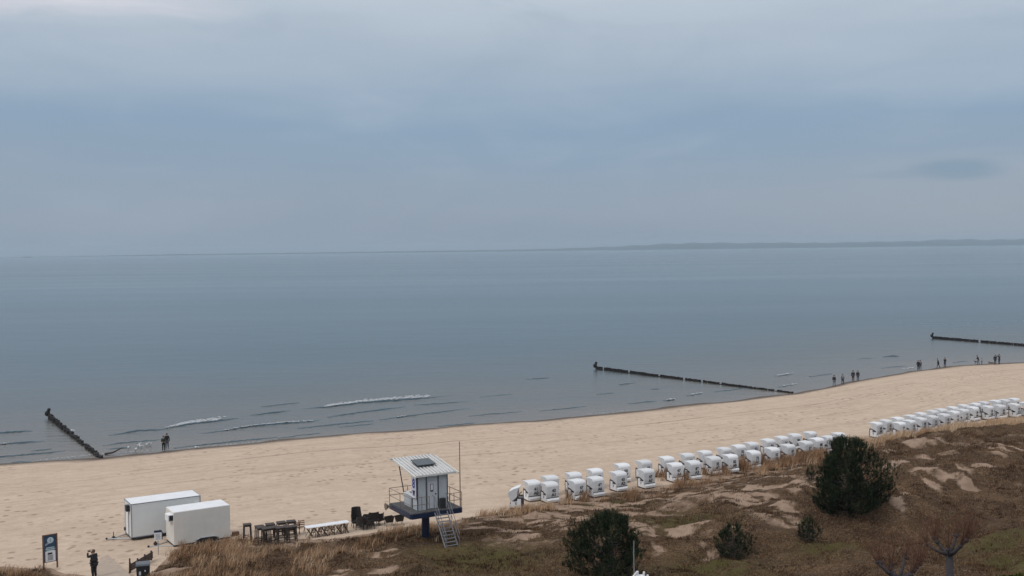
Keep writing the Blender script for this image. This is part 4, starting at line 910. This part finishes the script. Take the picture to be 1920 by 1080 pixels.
# ------------------------------------------------------------------ vegetation
def foliage_mat(name, c1, c2, c3):
    m = bpy.data.materials.new(name); m.use_nodes = True; nt = m.node_tree; b = nt.nodes['Principled BSDF']; b.inputs['Roughness'].default_value = .7
    b.inputs['Specular IOR Level'].default_value = .06
    nt.links.new(nramp(nt, attr(nt, 'tint'), [(0, c1), (.5, c2), (1, c3)]), b.inputs['Base Color']); return m
M_needle = foliage_mat('pine_needles', (.008, .013, .007), (.022, .034, .016), (.085, .088, .042))
M_bark = pm('bark', (.085, .065, .055), .9, .4, 6, bump=.5)
M_pinkbark = pm('shoot_bark', (.13, .085, .07), .9, .4, 6)
def pine(base, h, w, label, seed, nshoot):
    r = np.random.default_rng(seed); t = empty('pine', base, 0, label, 'pine tree')
    MB().tube([(0, 0, -.3), (.05*w, .02, h*.4), (0, 0, h*.85)], [.035*w+.03, .025*w+.02, .01], 8).build('trunk', M_bark, t)
    br = MB(); SH = []
    def env(zf, th): return (w/2)*np.clip(1.08*np.sin(np.pi*(np.clip(zf, 0, 1)*.80+.17))**.6, .05, 1)*(1+.46*(vnoise(np.cos(th)*2+5+seed, zf*4.0+np.sin(th)*2, seed)-.5)*2+.36*(vnoise(np.cos(th)*6+15+seed, zf*11.0+np.sin(th)*6, seed+1)-.5)*2)
    nb = int(26+w*9)
    for i in range(nb):
        zf = .06+.80*(i+.5)/nb; th = i*2.399+r.uniform(-.3, .3); rad = float(env(zf+.08, th))*.92; z0 = zf*h*.85
        tip = np.array([rad*math.cos(th), rad*math.sin(th), z0+rad*r.uniform(.25, .5)])
        mid = tip*.5; mid[2] = z0+rad*.08
        br.tube([(0, 0, z0), tuple(mid), tuple(tip)], [.018+.008*w, .02, .008], 4, cap=False)
    br.build('branches', M_bark, t)
    zf = r.beta(1.25, 1.15, nshoot); th = r.uniform(0, 2*np.pi, nshoot); rr_ = (1-r.beta(1, 3.2, nshoot)*.85)*env(zf, th)
    # leave uneven gaps: drop shoots where a coarse noise is low
    keep = vnoise(th*2.2+seed, zf*6, seed+3)+r.uniform(-.15, .15, nshoot) > .39; zf, th, rr_ = zf[keep], th[keep], rr_[keep]
    Pp = np.stack([rr_*np.cos(th), rr_*np.sin(th), .05*h+zf*h*.93], 1)
    up = np.stack([np.cos(th)*.55*(1-zf*.6), np.sin(th)*.55*(1-zf*.6), .55+.6*zf], 1)+r.normal(0, .18, (len(zf), 3)); up /= np.linalg.norm(up, axis=1)[:, None]
    sl = r.uniform(.16, .36, len(zf))*(.6+.08*w)*(1+1.1*sstep(.6, .95, zf)*r.uniform(0, 1, len(zf))); nn_ = 34; n = len(zf)
    u = r.uniform(0, 1, (n, nn_)); base_ = Pp[:, None, :]+up[:, None, :]*(u*sl[:, None])[..., None]
    rd = r.normal(0, 1, (n, nn_, 3)); rd -= (rd*up[:, None, :]).sum(-1, keepdims=True)*up[:, None, :]; rd /= np.linalg.norm(rd, axis=-1, keepdims=True)
    dirn = rd*.85+up[:, None, :]*.65; ln = r.uniform(.08, .15, (n, nn_))*(.7+.06*w)
    tip = base_+dirn*ln[..., None]; sd_ = np.cross(dirn, r.normal(0, 1, (n, nn_, 3))); sd_ /= np.linalg.norm(sd_, axis=-1, keepdims=True)+1e-6; sd_ *= .011*(.7+.06*w)
    Vn = np.stack([base_-sd_, base_+sd_, tip], 2).reshape(-1, 3); Fn = np.arange(len(Vn)).reshape(-1, 3)
    ts = np.clip(r.normal(.42, .22, n), 0, 1); tint = np.repeat(np.clip(ts[:, None]+r.normal(0, .12, (n, nn_)), 0, 1).reshape(-1), 3)
    npmesh('needles', Vn, Fn, M_needle, dict(tint=tint), parent=t)
    return t
b0 = g(1591, 962)
pine(b0+Vector((-.3, -.6, -.3)), 5.5, 4.3, 'big broad dark pine standing between the two groups of beach chairs', 3, 6600)
b1_ = g(1143, 1085)
pine(b1_+Vector((0, 0, -.45)), 4.2, 4.0, 'second largest dark pine at the bottom edge below the beach chairs', 5, 4400)
pine(g(1375, 1042)+Vector((0, 0, -.1)), 2.3, 2.0, 'young bushy pine on the dune slope left of the big pine', 8, 900)
pine(g(1516, 1016)+Vector((0, 0, -.05)), 1.5, 1.35, 'smallest young pine below the big pine', 11, 420)
pine(g(1521, 902)+Vector((0, 0, -.1)), 1.2, .7, 'slim dark pine sapling at the left foot of the big pine', 14, 130)

# grass
M_grass = foliage_mat('dry_marram', (.14, .072, .038), (.44, .275, .160), (.66, .51, .36))
M_cover = foliage_mat('low_scrub', (.030, .015, .008), (.090, .047, .025), (.25, .160, .088))
def blades(name, px_, py_, hgt, nb, mat, label, seed, width=.016, spread=.16, tintc=None):
    r = np.random.default_rng(seed); n = len(px_); pz = H(px_, py_)-.03
    bx = (px_[:, None]+r.normal(0, spread, (n, nb))).ravel(); by = (py_[:, None]+r.normal(0, spread, (n, nb))).ravel(); bz = np.repeat(pz, nb)
    hh_ = (hgt[:, None]*r.uniform(.45, 1.1, (n, nb))).ravel(); a = r.uniform(0, 2*np.pi, n*nb); ln = r.uniform(.05, .55, n*nb)
    wind = np.array([.28, -.05]); ox = np.cos(a)*ln*hh_+wind[0]*hh_; oy = np.sin(a)*ln*hh_+wind[1]*hh_
    sa = r.uniform(0, np.pi, n*nb); wdt = width*r.uniform(.6, 1.3, n*nb); sx_ = np.cos(sa)*wdt; sy_ = np.sin(sa)*wdt
    B0 = np.stack([bx-sx_, by-sy_, bz], 1); B1 = np.stack([bx+sx_, by+sy_, bz], 1)
    M0 = np.stack([bx+ox*.35-sx_*.8, by+oy*.35-sy_*.8, bz+hh_*.6], 1); M1 = np.stack([bx+ox*.35+sx_*.8, by+oy*.35+sy_*.8, bz+hh_*.6], 1); TT = np.stack([bx+ox, by+oy, bz+hh_*.97], 1)
    Vv = np.stack([B0, B1, M1, M0, TT], 1).reshape(-1, 3); k = np.arange(n*nb)[:, None]*5
    Ff = np.concatenate([k+np.array([[0, 1, 2]]), k+np.array([[0, 2, 3]]), k+np.array([[3, 2, 4]])], 0)
    tc_ = np.full(n, .5) if tintc is None else tintc
    ti = np.clip(np.repeat(tc_, nb)+r.normal(0, .2, n*nb), 0, 1); tag(npmesh(name, Vv, Ff, mat, dict(tint=np.repeat(ti, 5))), label, 'grass', kind='stuff')
def sample(n, x0, x1, y0, y1, fn, seed):
    r = np.random.default_rng(seed); x = r.uniform(x0, x1, n); y = r.uniform(y0, y1, n); k = r.uniform(0, 1, n) < fn(x, y); return x[k], y[k]
from_grid_x, from_grid_y = gx, gy
def lookup(G, x, y):
    i = np.clip(np.searchsorted(gy, y), 0, ny-1); j = np.clip(np.searchsorted(gx, x), 0, nx-1); return G[i, j]
def fd(x, y):
    t = t_in(x, y); c = vnoise(x/2.2, y/1.5, 77)*.65+vnoise(x/.9, y/.9, 78)*.35
    edge = np.exp(-((t-2.0)/2.2)**2)*(.55+.75*sstep(-10, 0, -x))+np.exp(-((t-2.6)/3.6)**2)*sstep(28, 38, x)*2.6
    edge = edge*(1-.75*sstep(-2, 4, x)*sstep(14, 8, x))
    left = sstep(-8, -14, x)*.45*sstep(0, 1.5, t)
    return np.clip((edge+left)*sstep(.44, .60, c)*1.3*sstep(-.6, .3, t), 0, 1)*sstep(.12, .3, lookup(veg, x, y)+.12)*(lookup(gapm, x, y) < .35)
gxp, gyp = sample(60000, -45, 75, 58, 132, fd, 5)
hc = .35+.95*(vnoise(gxp/2.2, gyp/1.5, 77)*.65+vnoise(gxp/.9, gyp/.9, 78)*.35); tcn = .15+.7*vnoise(gxp/3.0, gyp/2.2, 66)
tcn = np.clip(tcn+.2*sstep(30, 40, gxp), 0, 1)
blades('marram_grass', gxp, gyp, hc*.95*(.75+.25*sstep(20, 30, gxp)), 15, M_grass, 'tall dry reddish brown dune grass in tufts along the dune edge', 1, .013, .13, tcn)
print('tufts', len(gxp))
# reeds close in front of the chairs
rx_ = []; ry_ = []; rh = []
for a, b_, wv, dn in ((1395,878,30,70),(1450,868,45,150),(1510,858,40,150),(1345,888,25,45),(1250,895,20,35),(1275,900,25,25),(1068,935,6,14),(1185,935,10,20),(1090,938,12,12),(1490,862,60,120),(1420,874,50,100)):
    for _ in range(dn): q = g(a+random.gauss(0, wv*.5), b_+random.gauss(0, 3)); rx_.append(q.x); ry_.append(q.y)
rx_ = np.array(rx_); ry_ = np.array(ry_)
blades('reed_grass', rx_, ry_, np.full(len(rx_), 1.0), 22, M_grass, 'dense russet reeds standing right in front of the beach chairs', 2, .013, .15, np.full(len(rx_), .28))
def fc(x, y):
    return lookup(veg, x, y)*sstep(.3, .55, vnoise(x/.9, y/.9, 91)*.5+vnoise(x/3, y/3, 92)*.5)*(lookup(gapm, x, y) < .3)
cx_, cy_ = sample(95000, -40, 60, 57, 112, fc, 9)
tcn = .10+.8*vnoise(cx_/2.0, cy_/1.6, 44)
blades('low_dune_scrub', cx_, cy_, .10+.16*vnoise(cx_, cy_, 12), 6, M_cover, 'low dark brown scrub and heather covering the dunes', 3, .017, .12, tcn)
print('cover', len(cx_))

# pollarded trees close to the camera
M_shoot = pm('red_twigs', (.11, .045, .025), .8, .3, 5); M_pbark = pm('grey_bark', (.046, .039, .043), .9, .35, 4, bump=.4)
def pollard(px, py_top, dist, hh_, label, seed, lean):
    random.seed(seed); tp = atd(px, py_top, dist); gb = gz(tp.x, tp.y); t = empty('pollarded_tree', (tp.x, tp.y, gb), 0, label, 'tree', 'pollarded trees with knobbly heads')
    zt = tp.z-gb
    MB().tube([(.25*lean, 0, -.2), (.12*lean, 0, zt*.5), (0, 0, zt)], [.22, .18, .15], 10).build('trunk', M_pbark, t, smooth=True)
    br = MB(); sh2 = MB()
    for i in range(9):
        a = i*2.4+random.uniform(-.3, .3); ln = random.uniform(.45, 1.05); e = Vector((math.cos(a)*ln, math.sin(a)*ln*.8, random.uniform(.35, .8)))
        mid = e*.5+Vector((0, 0, -.08)); b0_ = Vector((0, 0, zt-.1)); br.tube([b0_, b0_+mid, b0_+e], [.10, .065, .05], 6)
        k = b0_+e; MB().ball(k, random.uniform(.07, .12), 8, (1, 1, .9), .2).build('knob', M_pbark, t, smooth=True)
        for j in range(26):
            d = Vector((random.gauss(0, .42)+math.cos(a)*.3, random.gauss(0, .42)+math.sin(a)*.25, 1)).normalized(); l2 = random.uniform(.7, 1.5)
            sh2.tube([k, k+d*l2*.5+Vector((0, 0, .05)), k+d*l2+Vector((0, 0, .15))], [.007, .005, .003], 3, cap=False)
    br.build('branches', M_pbark, t, smooth=True); sh2.build('twigs', M_shoot, t)
pollard(1780, 1036, 44, 7, 'pollarded tree with thick pale trunk and dark knobs at the bottom right', 4, 1)
pollard(1684, 1082, 42, 6, 'lower pollarded tree with red twigs left of the thick trunked one', 6, .3)
random.seed(99)
# leafy evergreen shrub in the bottom right corner
M_leaf = foliage_mat('yellow_green_leaves', (.035, .040, .010), (.075, .080, .018), (.13, .13, .03))
def shrub(px, py, dist, rad, label, seed):
    r = np.random.default_rng(seed); c = atd(px, py, dist); gb = gz(c.x, c.y); t = empty('shrub', (c.x, c.y, gb), 0, label, 'shrub')
    zc = c.z-gb; MB().tube([(0, 0, -.1), (0, 0, zc*.8)], [.09, .05], 8).build('trunk', M_bark, t)
    n = 12000; d = r.normal(0, 1, (n, 3)); d /= np.linalg.norm(d, axis=1)[:, None]; rr_ = rad*(.5+.5*r.uniform(0, 1, n)**.4)*(1+.25*(vnoise(d[:, 0]*3+9, d[:, 1]*3+d[:, 2]*2, seed)-.5)*2)
    Pq = d*rr_[:, None]*np.array([1.6, 1.2, .75])+np.array([0, 0, zc-rad*.55]); a = r.normal(0, 1, (n, 3)); a /= np.linalg.norm(a, axis=1)[:, None]; bq = np.cross(a, d); bq /= np.linalg.norm(bq, axis=1)[:, None]
    a *= .06; bq *= .03; Vq = np.stack([Pq-a, Pq+bq, Pq+a, Pq-bq], 1).reshape(-1, 3)
    npmesh('leaves', Vq, np.arange(n*4).reshape(-1, 4), M_leaf, dict(tint=np.repeat(np.clip(r.normal(.5, .25, n), 0, 1), 4)), parent=t)
shrub(1905, 1090, 44, .95, 'yellow green leafy shrub in the bottom right corner', 3)

# mast head close to the camera in front of the second pine
tp = atd(1200, 1078, 45); gb = gz(tp.x, tp.y); t = empty('light_mast', (tp.x, tp.y, gb), 0, 'white mast head with upright white tubes and a thin grey rod before the second pine', 'mast')
zt = tp.z-gb; K = 45/2000
MB().tube([(0, 0, 0), (0, 0, zt-.12)], [.09, .06], 10).build('pole', M_white, t)
f_ = MB().box((0, 0, zt-.08), (.5, .06, .05)).box((0, .12, zt-.08), (.4, .3, .04)); f_.build('bracket', M_white, t)
for (x0, z0, x1, z1, y) in ((-13, -6, -5, 4, 0), (-4, -10, -4, 3, .15), (7, -8, 8, 3, .05), (13, -12, 14, -1, -.1), (-10, -14, -6, -8, .2)):
    MB().tube([(x0*K, y, zt+z0*K+.05), (x1*K, y, zt+z1*K+.05)], .05, 10).build('tube_fitting', M_white, t)
MB().tube([(-10.5*K, .1, zt), (-11*K, .1, zt+40*K), (-10.5*K, .1, zt+64*K)], [.026, .03, .022], 6).build('rod', pm('rod_grey', (.22, .23, .23), .5, .2, 6), t)

# ------------------------------------------------------------------ boardwalk and litter
a_ = g(200, 1046); pts_l = [g(x, y) for x, y in ((204,1043),(219,1056),(235,1070),(262,1100))]; pts_r = [g(x, y) for x, y in ((190,1046),(184,1060),(178,1080),(165,1112))]
bw = MB(); nb = len(pts_l)
vs = []
for q in pts_r+pts_l: vs.append((q.x, q.y, q.z+.05))
bw.quadmesh(vs, [(i, i+1, nb+i+1, nb+i) for i in range(nb-1)]); bo = bw.build('path', pm('path_slabs', (.40, .315, .25), .9, .15, 3)); tag(bo, kind='structure')

# ------------------------------------------------------------------ haze
hz = MB().box((0, 7200, 57), (44000, 17000, 132)).build('haze', pm('x', (1, 1, 1))); hm = bpy.data.materials.new('haze'); hm.use_nodes = True; hz.data.materials.clear(); hz.data.materials.append(hm)
nt = hm.node_tree; nt.nodes.clear(); vo = nt.nodes.new('ShaderNodeVolumePrincipled'); vo.inputs['Density'].default_value = 8.5e-5; vo.inputs['Color'].default_value = (.70, .86, 1.0, 1); vo.inputs['Anisotropy'].default_value = .1
ou = nt.nodes.new('ShaderNodeOutputMaterial'); nt.links.new(vo.outputs[0], ou.inputs['Volume']); tag(hz, 'thin pale sea haze softening the far coast', 'haze', kind='stuff')
